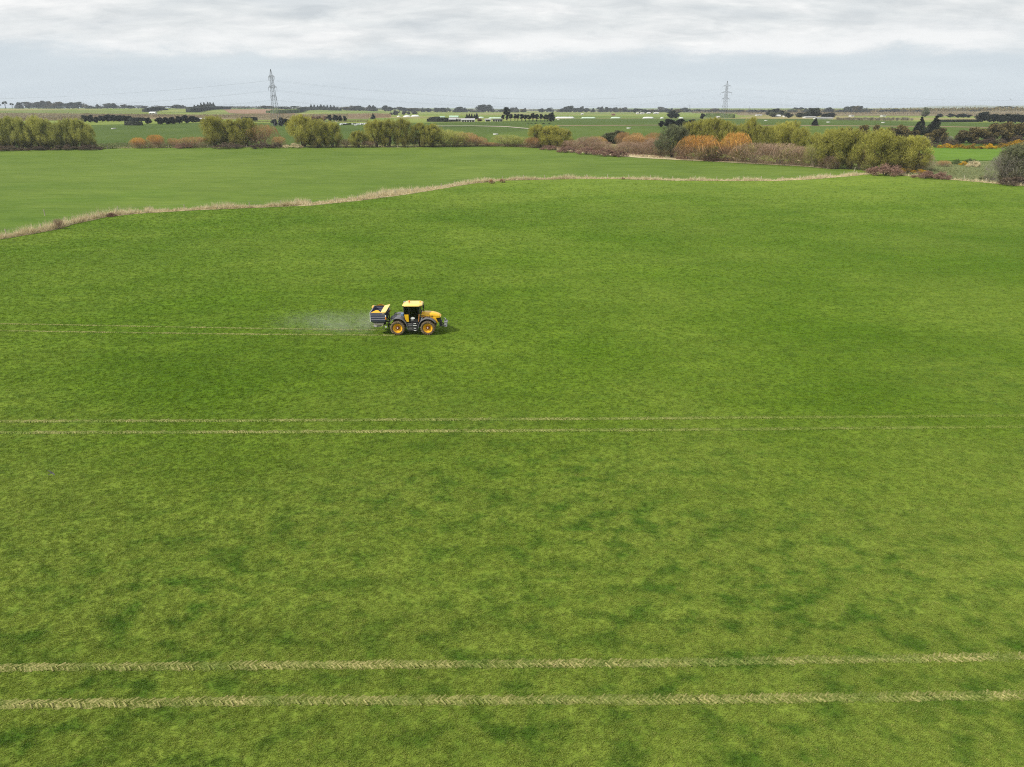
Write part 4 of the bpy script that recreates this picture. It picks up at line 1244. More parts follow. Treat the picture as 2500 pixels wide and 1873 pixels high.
sky_row('round', [(2136, 274, 267, 10), (2150, 274, 267.5, 12), (2165, 274, 266.5, 14), (2184, 274, 266, 14), (2198, 274, 266, 12), (2210, 274, 267, 12), (2228, 274, 268, 14), (2240, 274, 267, 12), (2290, 271, 266, 20), (2310, 271, 266, 18), (2335, 271, 267, 20), (2356, 271, 267, 16), (2380, 272, 268, 18),
                  (2404, 270, 264.5, 16), (2424, 268, 263.5, 18), (2440, 267, 260, 12), (2448, 266, 258.5, 12), (2460, 266, 259.5, 12), (2472, 267, 262, 12), (2490, 268, 263.5, 14)], '{o} hazy skyline tree from the left towards the right edge', 'skyline trees far right')
row('poplar_tree', 'bare', 'scrubbrown', [(102, 261, 249.5, 13), (111, 261, 249.5, 13), (120, 261, 249, 13), (129, 261, 249.5, 13), (138, 261, 251, 13), (147, 261, 251.5, 12)], '{o} bare pinkish tree from the left in the pale stand on the left skyline', 'tree', 'pale bare stand')


# ------------------------------------------------------------------ scrub and dead grass that reads as one mass
def scrub(name, near, far, hgt, mat, n, label, seed, size=(0.8, 1.8, 0.2, 0.5), cat='scrub', up=0.7, world=False):
    rng = np.random.default_rng(seed)
    a = poly_at(near if world else [gp(*p) for p in near], rng.uniform(0, 1, n))
    tt = rng.uniform(0, 1, n)
    rng2 = np.random.default_rng(seed)
    b = poly_at(far if world else [gp(*p) for p in far], rng2.uniform(0, 1, n))
    s = rng.uniform(0, 1, n)[:, None]
    C = a * (1 - s) + b * s
    lump = 0.55 + 0.45 * np.sin(C[:, 0] * 0.35 + 2 * np.sin(C[:, 1] * 0.12)) * np.sin(C[:, 1] * 0.41 + C[:, 0] * 0.05)
    z = T(C[:, 0], C[:, 1]) + rng.uniform(0.02, 1.0, n) * hgt * (0.35 + 0.65 * lump)
    d = rng.normal(size=(n, 3)) * 0.55 + np.array((0, 0, up))
    v, f = cards(rng, np.c_[C, z], d, rng.uniform(size[0], size[1], n), rng.uniform(size[2], size[3], n))
    return tag(link(name, np_mesh(name, v, f, M[mat])), label, cat, kind='stuff')


scrub('scrub', [(-200, 300), (0, 298), (220, 294)], [(-200, 280), (0, 278), (220, 279)], 3.0, 'scrubbrown', 16000, 'brown scrub mass behind the left edge willow block', 301)
scrub('scrub', [(205, 285), (330, 288), (420, 288)], [(205, 279), (330, 279.5), (420, 281)], 2.2, 'scrubbrown', 8000, 'brown scrub mass behind the ragged left tree row', 302)
scrub('scrub', [(420, 287), (560, 290), (660, 291), (760, 289), (850, 289)], [(420, 281), (560, 281), (660, 279), (760, 281), (850, 279)], 2.6, 'scrubbrown', 15000, 'pinkish brown scrub mass around the left pylon', 303)
scrub('scrub', [(850, 290), (910, 290), (955, 287)], [(850, 279), (910, 278), (955, 281)], 3.2, 'brown', 8000, 'purplish scrub mass left of the bluish shrubs', 304)
scrub('scrub', [(600, 300), (680, 299), (830, 300), (900, 298)], [(600, 296), (680, 296), (830, 296), (900, 294)], 1.0, 'scrubgreen', 6000, 'olive rough growth along the far side of the left pasture', 305, (0.5, 1.2, 0.15, 0.3))
scrub('scrub', [(230, 364), (330, 363), (430, 362), (520, 361)], [(230, 354), (330, 351), (430, 350), (520, 352)], 1.3, 'scrubgreen', 7000, 'tan and olive rough growth at the foot of the orange bushes', 306, (0.4, 0.9, 0.1, 0.25))
scrub('scrub', [(2150, 425), (2260, 434), (2380, 444), (2500, 455), (2600, 464)], [(2150, 406), (2262, 397), (2380, 396), (2500, 397), (2600, 400)], 0.7, 'scrubgreen', 16000, 'grey-green tufts over the rough ground at right', 307, (0.3, 0.8, 0.06, 0.16))
scrub('scrub', [(1690, 277), (1800, 279), (2060, 281), (2300, 281), (2560, 284)], [(1690, 272), (1800, 272), (2060, 272), (2300, 271), (2560, 270)], 4.0, 'scrubbrown', 16000, 'reddish brown scrub mass under the right skyline', 308, (1.5, 3.5, 0.6, 1.4))
scrub('scrub', [(1185, 357), (1330, 362), (1460, 376), (1620, 389)], [(1185, 353), (1330, 354), (1460, 362), (1620, 372)], 1.2, 'bramble', 7000, 'low pink-brown growth under the centre bushes', 309, (0.4, 0.9, 0.1, 0.25))
scrub('scrub', [(1110, 270), (1165, 272)], [(1110, 267), (1165, 268)], 6.0, 'rust', 1200, 'orange-brown patch of growth below the skyline at centre', 310, (2, 4, 0.8, 1.6))


for i, (nr_, fr_, hh, mt_, n_, lb_) in enumerate([
    ([(-100, 263), (200, 263.5), (430, 265)], [(-100, 262.4), (200, 262.8), (430, 264)], 9, 'pine', 5000, 'low dark tree line along the far left skyline'),
    ([(560, 266), (760, 267), (1050, 269)], [(560, 265), (760, 266), (1050, 268)], 9, 'bluegreen', 6000, 'low grey tree line along the centre left skyline'),
    ([(1050, 271), (1300, 271.5), (1700, 275)], [(1050, 269), (1300, 270), (1700, 272)], 8, 'bluegreen', 9000, 'low grey tree line along the centre right skyline'),
    ([(1690, 274), (2000, 275), (2300, 273), (2560, 272)], [(1690, 272), (2000, 273), (2300, 271), (2560, 270)], 9, 'olive', 9000, 'low brownish tree line along the right skyline')]):
    scrub('treeline', nr_, fr_, hh, mt_, n_, lb_, 330 + i, (2.5, 6, 1.2, 3.0), 'tree line')


def tussocks(name, pl, w0, w1, n, hgt, label, seed, mat='drygrass'):
    """clumps of dead blades bent by the wind"""
    rng = np.random.default_rng(seed)
    c = poly_at(pl, rng.uniform(0, 1, n))
    tgl = poly_at(pl, np.linspace(0, 1, 400))
    lat = rng.uniform(0, 1, n)
    ia = np.argmin(((c[:, None] - tgl[None, ::4]) ** 2).sum(-1), 1) * 4
    ia = np.clip(ia, 1, 398)
    tg = tgl[ia + 1] - tgl[ia - 1]
    tg /= np.linalg.norm(tg, axis=1)[:, None]
    if w1 is None:
        px_ = CX + F * c[:, 0] / (c[:, 1] * CP + CAM_H * SP)
        wid_ = strip_w(px_) * (1.0 + 0.5 * np.sin(c[:, 0] * 0.43 + 2 * np.sin(c[:, 0] * .13)) * np.sin(c[:, 0] * 0.19 + 1))
    else:
        wid_ = np.full(n, w1)
    c = c + np.stack([-tg[:, 1], tg[:, 0]], -1) * (w0 + (wid_ - w0) * lat)[:, None]
    big = np.where(rng.uniform(0, 1, n) < 0.16, rng.uniform(0.95, 1.5, n), rng.uniform(0.3, 0.75, n)) * (0.8 + 0.3 * np.sin(c[:, 0] * 0.35 + 1.3 * np.sin(c[:, 0] * 0.11)))
    K = 12
    a = np.repeat(np.c_[c, T(c[:, 0], c[:, 1])], K, 0) + rng.normal(size=(n * K, 3)) * np.array((0.1, 0.1, 0))
    h = np.repeat(big, K) * hgt * rng.uniform(0.6, 1.15, n * K)
    d = rng.normal(size=(n * K, 3)) * np.array((0.42, 0.42, 0.1)) + np.array((-0.15, 0.05, 1.0))
    v, f = ribbons(rng, a, d, h, rng.uniform(0.05, 0.11, n * K))
    return tag(link(name, np_mesh(name, v, f, M[mat])), label, 'dead grass', kind='stuff')


HL = [p[:2] for p in HW]
tussocks('dry_grass', HL[:16], 0.1, None, 4600, 1.3, 'tall dead tan grass along the curving strip, left stretch', 401)
tussocks('dry_grass', HL[14:], 0.0, None, 3800, 1.1, 'tall dead tan grass along the strip, right stretch', 402)
tussocks('dry_grass', [gp(x, y - 2)[:2] for x, y in EDGE[8:17]], -0.5, 4.5, 3600, 0.85, 'dead tan grass margin before the brown bushes', 403)
tussocks('dry_grass', [gp(x, y - 1)[:2] for x, y in EDGE[:9]], -0.3, 1.2, 2600, 0.7, 'thin tan grass margin along the left willow line', 404)


# ------------------------------------------------------------------ fences
def fence(pl, step, h, label, off, seed, wires=True):
    rnd = random.Random(seed)
    pl = np.asarray(pl)
    L = np.linalg.norm(np.diff(pl[:, :2], axis=0), axis=1).sum()
    n = int(L / step)
    C = poly_at(offset_line(pl, off) if off else pl, np.linspace(0, 1, n))
    o = empty('wire_fence', (C[0][0], C[0][1], float(T(*C[0]))))
    tag(o, label, 'fence')
    mb = MB()
    mb.tube([(0, 0, -0.2), (0, 0, h * .6), (0.01, 0, h)], [0.1, 0.095, 0.09], 6)
    pm = mb.mesh('post', M['wood'])
    base = Vector(o.location)
    for p in C:
        c = link('post', pm, o)
        c.location = Vector((p[0], p[1], float(T(*p)))) - base
        c.rotation_euler = (rnd.uniform(-.06, .06), rnd.uniform(-.06, .06), rnd.uniform(0, 6))
        c.scale = (1, 1, rnd.uniform(0.85, 1.12))
    if wires:
        for q in (0.45, 0.95):
            mb = MB()
            mb.tube([Vector((p[0], p[1], float(T(*p)) + h * q)) - base for p in C], 0.008, 3, False)
            mb.build('wire', M['wire'], o)


fence(HW[:, :2], 6.5, 1.3, 'post and wire fence along the curving dry grass strip', 1.4, 1)
fence([gp(x, y)[:2] for x, y in EDGE], 9.0, 1.3, 'post and wire fence along the foot of the willow line', 0.5, 2)
mb = MB()
mb.tube([(0, 0, -0.2), (0, 0, 1.35)], [0.09, 0.08], 8)
for (px, py), lb in (((110, 527), 'lone pale post in the paddock above the dry strip'), ((290, 519), 'single white-topped post behind the left tussocks')):
    P = gp(px, py)
    tag(link('marker_post', mb.mesh('marker_post', M['wood']), None, P), lb, 'post', 'lone marker posts')

# ------------------------------------------------------------------ pylons and power cables
LEVELS = [(36.2, 5.6), (28.8, 7.6), (21.8, 5.2)]      # cross-arm height, half span, for a 42 m tower
PYL_H = 42.0


def half_w(z):
    return np.interp(z, [0, 20, 27, 36, 42], [3.4, 1.55, 1.25, 0.95, 0.12])


def pylon_mesh_parts():
    legs, brace, arms, ins = [], MB(), [], []
    zs = [0, 5, 9.5, 13.5, 17, 20, 23, 26, 29, 32, 34.5, 37, 42]
    for sx in (-1, 1):
        for sy in (-1, 1):
            m = MB()
            m.tube([(sx * half_w(z), sy * half_w(z), z - (0.4 if z == 0 else 0)) for z in zs], 0.12, 4)
            legs.append(m)
    for k in range(len(zs) - 2):
        z0, z1 = zs[k], zs[k + 1]
        a, b = half_w(z0), half_w(z1)
        r = 0.055
        for s in (-1, 1):
            brace.tube([(s * a, -a, z0), (s * b, b, z1)], r, 3)
            brace.tube([(s * a, a, z0), (s * b, -b, z1)], r, 3)
            brace.tube([(-a, s * a, z0), (b, s * b, z1)], r, 3)
            brace.tube([(a, s * a, z0), (-b, s * b, z1)], r, 3)
            if k:
                brace.tube([(s * a, -a, z0), (s * a, a, z0)], r, 3)
                brace.tube([(-a, s * a, z0), (a, s * a, z0)], r, 3)
    for z, hs in LEVELS:
        for s in (-1, 1):
            m = MB()
            wd = half_w(z)
            tip = (s * hs, 0, z + 0.2)
            for sy in (-1, 1):
                m.tube([(s * wd, sy * wd, z), tip], 0.09, 3)
                m.tube([(s * wd, sy * wd, z + 1.7), tip], 0.09, 3)
                for q in (0.33, 0.66):
                    p0 = Vector((s * wd, sy * wd, z)).lerp(Vector(tip), q)
                    p1 = Vector((s * wd, sy * wd, z + 1.7)).lerp(Vector(tip), max(0, q - .3))
                    m.tube([p0, p1], 0.07, 3)
            arms.append(m)
            i = MB()
            i.lathe_z([(0.04, 0.0), (0.16, -0.3), (0.05, -0.6), (0.16, -0.9), (0.05, -1.2), (0.16, -1.5), (0.05, -1.8), (0.12, -2.4)], 8, tip)
            ins.append(i)
    return legs, brace, arms, ins


PL, PB, PA, PI = pylon_mesh_parts()
PLm = [m.mesh('leg', M['steel']) for m in PL]
PBm = PB.mesh('bracing', M['steel'])
PAm = [m.mesh('cross_arm', M['steel']) for m in PA]
PIm = [m.mesh('insulator', M['steel']) for m in PI]
WL, WR = gp(676, 309), gp(1767, 289)
line_dir = math.atan2(WR[1] - WL[1], WR[0] - WL[0])


def pylon(P, h, label, rz, small=False):
    o = empty('pylon', P, rz)
    tag(o, label, 'pylon', 'lattice pylons of the power line')
    s = h / PYL_H
    for nm, ms in (('leg', PLm), ('bracing', [PBm]), ('cross_arm', PAm), ('insulator', PIm)):
        if small and nm == 'insulator':
            continue
        for me in ms:
            c = link(nm, me, o)
            c.scale = (s, s, s)
    return o, s


hL = z_at(664.5, 169, WL[1]) - WL[2]
hR = z_at(1771, 198, WR[1]) - WR[2]
pylon(WL, hL, 'tall lattice pylon standing in the left pasture, the larger one', line_dir + math.pi / 2)
pylon(WR, hR, 'tall lattice pylon standing behind the right willows', line_dir + math.pi / 2)
for px, b, tp, lb in ((1683, 273, 256, 'tiny far pylon left of the right pylon'), (1829, 275, 257, 'tiny far pylon right of the right pylon'), (2173, 274, 257, 'faint far pylon nearest the right willow clump'), (2325, 272, 258, 'faint far pylon, left of the two at far right'),
                      (2354, 272, 255, 'faint far pylon, right of the two at far right')):
    P = gp(px, b)
    pylon(P, z_at(px, tp, P[1]) - P[2], lb, 0.9, True)


def cable_pts(o0, o1, sag, n=24):
    return [o0.lerp(o1, i / n) - Vector((0, 0, 4 * sag * (i / n) * (1 - i / n))) for i in range(n + 1)]


dv = Vector((WR[0] - WL[0], WR[1] - WL[1], 0)).normalized()
nv_ = Vector((-dv.y, dv.x, 0))
span = math.hypot(WR[0] - WL[0], WR[1] - WL[1])
E0 = Vector(WL) - dv * span * 0.72 - Vector((0, 0, 1))
# the line turns a little at each tower so that both outer spans fall away behind the near fields
E0 = Vector((WL[0] - 560, WL[1] + 60, 9.0))
E1 = Vector((WR[0] + 900, WR[1] + 260, 12.0))
for (z, hs), lv in zip(LEVELS, ('upper', 'middle', 'lower')):
    for sd, sdn in ((-1, 'near'), (1, 'far')):
        pts = []
        for P, h in ((E0, 42.0), (Vector(WL), hL), (Vector(WR), hR), (E1, 42.0)):
            k = h / PYL_H
            pts.append(Vector(P) + nv_ * (sd * hs * k) + Vector((0, 0, (z + 0.2 - 2.4) * k)))
        for i, sp_n in enumerate(('left of the left pylon', 'between the two pylons', 'right of the right pylon')):
            m = MB()
            m.tube(cable_pts(pts[i], pts[i + 1], 13 if i == 1 else 14), 0.022, 3, False)
            tag(m.build('power_cable', M['cable']), '%s power cable on the %s side, %s' % (lv, sdn, sp_n), 'cable', 'power cables strung along the pylons')


# ------------------------------------------------------------------ farm buildings, silage, bales, troughs
def building(name, px0, px1, base, eave, ridge, wall, roof, depth, label, windows=0, cat='building', doors=0):
    A, B = gp(px0, base), gp(px1, base)
    B[1] = A[1] = (A[1] + B[1]) / 2
    A[0], B[0] = A[1] * ray(px0, base)[0] / ray(px0, base)[1], A[1] * ray(px1, base)[0] / ray(px1, base)[1]
    cx, wd = (A[0] + B[0]) / 2, abs(B[0] - A[0])
    z0 = float(T(cx, A[1]))
    he = max(1.8, z_at((px0 + px1) / 2, eave, A[1]) - z0)
    hr = max(he + 0.5, z_at((px0 + px1) / 2, ridge, A[1]) - z0)
    o = empty(name, (cx, A[1] + depth / 2, z0))
    tag(o, label, cat)
    m = MB()
    x, y = wd / 2, depth / 2
    m.add([(-x, -y, -.5), (x, -y, -.5), (x, y, -.5), (-x, y, -.5), (-x, -y, he), (x, -y, he), (x, y, he), (-x, y, he), (-x, 0, hr - .12), (x, 0, hr - .12)],
          [(0, 1, 5, 4), (2, 3, 7, 6), (1, 2, 6, 9, 5), (3, 0, 4, 8, 7), (0, 3, 2, 1), (4, 5, 9, 8), (8, 9, 6, 7)])
    m.build('wall', M[wall], o)
    m = MB()
    e = 0.45
    for s in (-1, 1):
        sl = (hr - he) / y
        m.hull([(-x - e, s * (y + e), he - sl * e + .03), (x + e, s * (y + e), he - sl * e + .03), (x + e, 0, hr + .03), (-x - e, 0, hr + .03)],
               [(-x - e, s * (y + e), he - sl * e + .17), (x + e, s * (y + e), he - sl * e + .17), (x + e, 0, hr + .17), (-x - e, 0, hr + .17)])
    m.build('roof', M[roof], o)
    for i in range(windows):
        wx = -x + wd * (i + .5) / windows
        m = MB()
        m.box((wx, -y - .03, he * .55), (min(2.2, wd / windows * .5), .08, he * .42))
        f = m.build('window', M['whitepaint'], o)
        m = MB()
        m.box((wx, -y - .075, he * .55), (min(1.9, wd / windows * .42), .03, he * .34))
        m.build('pane', M['window'], f)
    for i in range(doors):
        wx = -x + wd * (i + .5) / doors
        m = MB()
        m.box((wx, -y - .04, he * .42), (wd / doors * .7, .1, he * .84))
        m.build('door', M['opening'], o)
    return o


building('farmhouse', 364, 378, 279.5, 275.8, 273.2, 'white_wall', 'plastic_white', 9, 'small white house under the curved black hedge', 2, 'house')
building('shed', 484, 501, 297.5, 291, 289, 'concrete', 'roof_grey', 8, 'pale grey shed half hidden by the big left willow', 0, 'shed', 1)
building('farm_shed', 1096, 1112, 297.5, 292, 288.8, 'roof_dark', 'roof_grey', 10, 'leftmost low grey shed of the farmyard', 0, 'shed', 2)
building('farm_shed', 1112, 1125.5, 297.2, 291.5, 290, 'concrete', 'roof_grey', 9, 'square pale shed with dark doors in the farmyard middle', 0, 'shed', 2)
building('farm_shed', 1127, 1158, 298, 293, 289.7, 'white_wall', 'roof_grey', 12, 'long pale-roofed open shed at the right of the farmyard', 0, 'shed', 5)
building('barn', 1097, 1118, 289, 286, 283, 'plastic_white', 'roof_green', 14, 'white barn with pale green roof above the farm sheds', 0, 'barn')
building('barn', 1074, 1085, 288.6, 286, 283.8, 'plastic_green', 'roof_green', 10, 'small pale green barn left of the larger green-roofed barn', 0, 'barn')
building('farm_shed', 1184, 1198, 297, 292.5, 290.5, 'concrete', 'roof_grey', 8, 'little grey shed alone right of the farmyard', 0, 'shed', 1)
building('feed_shed', 1203, 1226, 297, 293, 291, 'white_wall', 'roof_dark', 8, 'low black-roofed shed with white front beside the black row', 0, 'shed', 4)
building('hut', 1494, 1502, 282.3, 280, 277.8, 'roof_red', 'roof_red', 8, 'tiny rust-red hut on the pale field at centre right', 0, 'hut')
building('farmhouse', 1893, 1906, 286, 283, 280.5, 'white_wall', 'plastic_white', 9, 'white house among grey-green trees at right', 3, 'house')
building('farmhouse', 1915, 1923, 286.4, 284, 282, 'white_wall', 'plastic_white', 8, 'smaller white house right of the tree-ringed one', 2, 'house')
building('long_barn', 1966, 1992, 289, 286.8, 285.3, 'concrete', 'roof_grey', 10, 'long pale low barn under the large macrocarpa', 0, 'barn')
building('long_barn', 1993, 2034, 291.5, 289.4, 288, 'concrete', 'roof_grey', 10, 'long grey low barn right of the lone pine', 0, 'barn')
FARMS = [(877, 883, 268, 'tiny white house below the skyline left of the bluish shrubs'), (1286, 1292, 270, 'tiny white roof on the skyline above the long black row'), (1335, 1350, 274.5, 'white farm building above the end of the black row'),
         (1386, 1392, 271.5, 'tiny white house under the big skyline clump'), (1419, 1424, 281, 'tiny white hut on the pale field'), (1471, 1480, 271, 'white farm building left of centre-right skyline clump'), (1554, 1560, 279, 'leftmost white building of the far farm'),
         (1564, 1573, 279, 'brightest white building of the far farm'), (1580, 1588, 278, 'white building in the middle of the far farm'), (1597, 1608, 278.5, 'long white building ending the far farm'), (1847, 1860, 283, 'long white shed right of the right pylon'),
         (2078, 2085, 285, 'cream building above the thin shelter row, left one'), (2155, 2163, 285, 'cream building above the thin shelter row, right one'), (1752, 1757, 288.8, 'small white hut at the foot of the clipped green hedge')]
for x0, x1, b, lb in FARMS:
    building('farm_building', x0, x1, b, b - 2.2, b - 3.6, 'concrete' if x0 > 2300 else 'white_wall', 'roof_grey' if x0 > 1840 else 'white_wall', 9, lb, 1, 'building')


def silage(px0, px1, base, top, mat, label):
    A, B = gp(px0, base), gp(px1, base)
    P = (A + B) / 2
    h = z_at((px0 + px1) / 2, top, P[1]) - P[2]
    L = np.linalg.norm(B - A)
    m = MB()
    rings = []
    n = max(8, int(L / 3))
    for i in range(n + 1):
        u = i / n
        k = min(1.0, (min(u, 1 - u) * L / (h * 1.6) + 0.02)) ** 0.5
        k *= 1 + 0.04 * math.sin(i * 2.1)
        rings.append([(-L / 2 + L * u, math.cos(a) * h * .95 * k, max(-.3, math.sin(a) * h * k)) for a in np.linspace(-0.3, math.pi + 0.3, 11)])
    m.loft(rings)
    o = m.build('silage_row', M[mat], None, 0, True, P)
    o.rotation_euler = (0, 0, math.atan2(B[1] - A[1], B[0] - A[0]))
    tag(o, label, 'silage', 'plastic wrapped silage rows')


silage(969, 978, 285.5, 282, 'plastic_white', 'short white silage heap below the first bluish shrubs')
silage(984, 1004, 286, 281.5, 'plastic_white', 'white wrapped silage row, left half of the long pair')
silage(1003, 1025, 285, 280.8, 'plastic_white', 'white wrapped silage row, right half of the long pair')
silage(1167, 1182, 288.6, 285.2, 'plastic_green', 'pale green silage row right of the pointed farm trees')
silage(1192, 1226, 289.5, 286.6, 'plastic_green', 'faint pale green silage row left of the tall dark tree')
silage(1354, 1404, 289.3, 285.2, 'plastic_white', 'longest bright white silage row right of the black row')
silage(1418, 1455, 289.3, 286, 'plastic_green', 'pale green silage row right of the longest white one')
silage(1490, 1516, 289.2, 285.6, 'plastic_green', 'pale mint silage row below the rust-red hut')
silage(1568, 1597, 289.4, 285.4, 'plastic_white', 'white silage row left of the rounded dark pair')
silage(1611, 1621, 289.4, 286, 'plastic_white', 'short white silage heap beside the rounded dark pair')
silage(1656, 1669, 289.4, 286.4, 'plastic_white', 'white silage row just right of the rounded dark pair')

mb = MB()
mb.lathe_y([(0.5, -0.62), (0.6, -0.58), (0.63, -0.45), (0.63, 0.45), (0.6, 0.58), (0.5, 0.62)], 18, (0, 0, 0.6))
bm_ = mb.mesh('round_bale', M['plastic_white'], False)
for i, (px, py) in enumerate([(832, 306.2), (835, 305.6), (840, 305.2), (845.5, 305), (861, 305.4), (867, 307.4), (871.5, 306.6), (875.5, 305.6), (881, 305.4), (886.5, 305.2), (891, 305.2), (894, 305)]):
    P = gp(px, py)
    o = link('round_bale', bm_, None, P)
    o.rotation_euler = (0, 0, RND.uniform(-.5, .5))
    o.scale = (1.2, 1.2, 1.2)
    tag(o, '%s white wrapped bale from the left in the dark pasture' % ORD[i], 'bale', 'white bales in the pasture')
mb = MB()
mb.lathe_z([(0.0, 0.18), (0.95, 0.18), (1.0, 0.62), (1.16, 0.62), (1.2, 0.0)][::-1], 20)
tm_ = mb.mesh('water_trough', M['concrete'])
for px, py, lb in ((278, 315.5, 'white trough in the left pasture below the hedge blocks'), (1210, 329.5, 'pale trough in the pasture under the curving farm track'), (1535, 314.5, 'pale trough in the right pasture at centre right'), (1364, 293, 'pale trough below the longest silage row'),
                   (2022, 299.5, 'pale trough right of the lone pine'), (2156, 300.5, 'pale trough below the thin shelter row'), (1870, 295.5, 'pale trough right of the right pylon'), (823, 297.5, 'white trough under the dark columns'), (715, 308.5, 'white trough at the foot of the left pylon trees')):
    o = link('water_trough', tm_, None, gp(px, py))
    o.scale = (1.3, 1.3, 1.3)
    tag(o, lb, 'trough', 'water troughs in the pastures')

# ------------------------------------------------------------------ the tractor
REAR = gp(971.7, 819.5)
YAW = RAD(0.6)
TR = Vector(REAR) + Vector((-math.sin(YAW), math.cos(YAW), 0)) * 1.22
tractor = empty('tractor', TR, YAW)
tag(tractor, 'yellow and black four-wheel tractor with cab driving across the pasture', 'tractor')
R_W, WB = 0.75, 3.0


def part(mb, name, mat, parent=tractor, bevel=0.0, smooth=False):
    return mb.build(name, M[mat], parent, bevel, smooth)


def tyre_mesh(s):
    m = MB()
    m.lathe_y([(0.44, -.2), (0.52, -.262), (0.62, -.278), (0.69, -.25), (0.715, -.18), (0.72, 0), (0.715, .18), (0.69, .25), (0.62, .278), (0.52, .262), (0.44, .2), (0.44, -.2)], 48, (0, 0, 0), False)
    return m.mesh('tyre', M['tyre'], True)


def lug_mesh(s):
    m = MB()
    for i in range(20):
        for sd in (-1, 1):
            a = 2 * math.pi * (i + (0.5 if sd > 0 else 0)) / 20
            pr = []
            for q, yy, rr in ((0.0, 0.0, 0.735), (0.09, 0.13, 0.74), (0.17, 0.25, 0.715), (0.2, 0.285, 0.655)):
                pr.append((a + q * 1.15, sd * yy, rr))
            rings = []
            for aa, yy, rr in pr:
                dw = 0.032
                rings.append([(math.cos(aa - dw) * (rr - .05), yy, math.sin(aa - dw) * (rr - .05)), (math.cos(aa - dw) * (rr + .012), yy, math.sin(aa - dw) * (rr + .012)),
                              (math.cos(aa + dw) * (rr + .012), yy, math.sin(aa + dw) * (rr + .012)), (math.cos(aa + dw) * (rr - .05), yy, math.sin(aa + dw) * (rr - .05))])
            m.loft(rings)
    return m.mesh('tread', M['lug'])


TYM, LGM = tyre_mesh(0), lug_mesh(0)
rm = MB()
rm.lathe_y([(0.455, -.225), (0.47, -.25), (0.43, -.235), (0.38, -.1), (0.22, -.04), (0.0, -.04)], 40, (0, 0, 0), False)
rm.lathe_y([(0.455, .225), (0.47, .25), (0.43, .235), (0.38, .1), (0.22, .06), (0.0, .06)], 40, (0, 0, 0), False)
rm.lathe_y([(0.45, -.23), (0.45, .23)], 40, (0, 0, 0), False)
RIM = rm.mesh('rim', M['rimyellow'], False)
hm = MB()
hm.lathe_y([(0.19, -.03), (0.185, -.12), (0.12, -.19), (0.0, -.2)], 24)
HUB = hm.mesh('hub', M['hubred'], True)
cm_ = MB()
cm_.lathe_y([(0.055, -.19), (0.05, -.235), (0.0, -.24)], 16)
CAP = cm_.mesh('hub_cap', M['whitepaint'], True)
for wx in (0.0, WB):
    for sd in (-1, 1):
        wh = empty('wheel', (wx, sd * 0.945, R_W))
        wh.parent = tractor
        wh.rotation_euler = (0, RND.uniform(0, 6), 0 if sd < 0 else math.pi)
        for nm, me in (('tyre', TYM), ('tread', LGM), ('rim', RIM), ('hub', HUB), ('hub_cap', CAP)):
            link(nm, me, wh)
part(MB().box((1.55, 0, 0.86), (3.9, 0.62, 0.5)).box((0, 0, .75), (.5, 1.5, .36)).box((3.0, 0, .75), (.42, 1.5, .32)), 'chassis', 'chassis', bevel=0.04)


def arc(cx, cz, r0, r1, a0, a1, y0, y1, n=14):
    m = MB()
    rings = []
    for i in range(n + 1):
        a = RAD(a0 + (a1 - a0) * i / n)
        rings.append([(cx + math.cos(a) * r0, y0, cz + math.sin(a) * r0), (cx + math.cos(a) * r1, y0, cz + math.sin(a) * r1), (cx + math.cos(a) * r1, y1, cz + math.sin(a) * r1), (cx + math.cos(a) * r0, y1, cz + math.sin(a) * r0)])
    m.loft(rings)
    return m


for sd in (-1, 1):
    ys = sorted((sd * 0.6, sd * 1.24))
    part(arc(0.02, .8, .92, .985, 2, 150, *ys), 'fender', 'fender', bevel=0.015)
    part(arc(WB, .78, .9, .96, 32, 182, *ys), 'fender', 'fender', bevel=0.015)
# rear deck and tank
part(MB().hull([(-.85, -.58, 1.5), (.62, -.58, 1.45), (.62, .58, 1.45), (-.85, .58, 1.5)], [(-.62, -.58, 1.62), (.62, -.58, 1.78), (.62, .58, 1.78), (-.62, .58, 1.62)]), 'rear_deck', 'fender', bevel=0.03)
part(MB().box((.42, -.2, 1.9), (.3, .5, .26)), 'fluid_tank', 'tankblue', bevel=0.04)
part(MB().tube([(-.5, .35, 1.6), (-.5, .35, 1.86), (-.3, .35, 2.0)], .03, 8), 'deck_pipe', 'black')
# cab
CB = [(0.70, -.84, 1.36), (2.12, -.84, 1.36), (2.12, .84, 1.36), (0.70, .84, 1.36)]
CT = [(0.66, -.80, 2.88), (2.2, -.74, 2.88), (2.2, .74, 2.88), (0.66, .80, 2.88)]
cf = MB()
for b, t_ in zip(CB, CT):
    cf.tube([b, t_], 0.05, 8)
cf.tube([(1.22, -.845, 1.36), (1.16, -.80, 2.88)], 0.035, 6)
cf.tube([(1.22, .845, 1.36), (1.16, .80, 2.88)], 0.035, 6)
for z, ring in ((0, CB), (1, CT)):
    for i in range(4):
        cf.tube([ring[i], ring[(i + 1) % 4]], 0.045, 6)
part(cf, 'cab_frame', 'black')
part(MB().hull([(0.68, -.86, 1.22), (2.16, -.86, 1.22), (2.16, .86, 1.22), (0.68, .86, 1.22)], [(0.68, -.86, 1.40), (2.16, -.86, 1.40), (2.16, .86, 1.40), (0.68, .86, 1.40)]), 'cab_floor', 'black', bevel=0.02)


def pane(a, b, c, d, name, parent=tractor):
    q = [Vector(p) for p in (a, b, c, d)]
    nrm = (q[1] - q[0]).cross(q[2] - q[0]).normalized() * 0.008
    return MB().hull([p - nrm for p in q], [p + nrm for p in q]).build(name, M['glass'], parent)


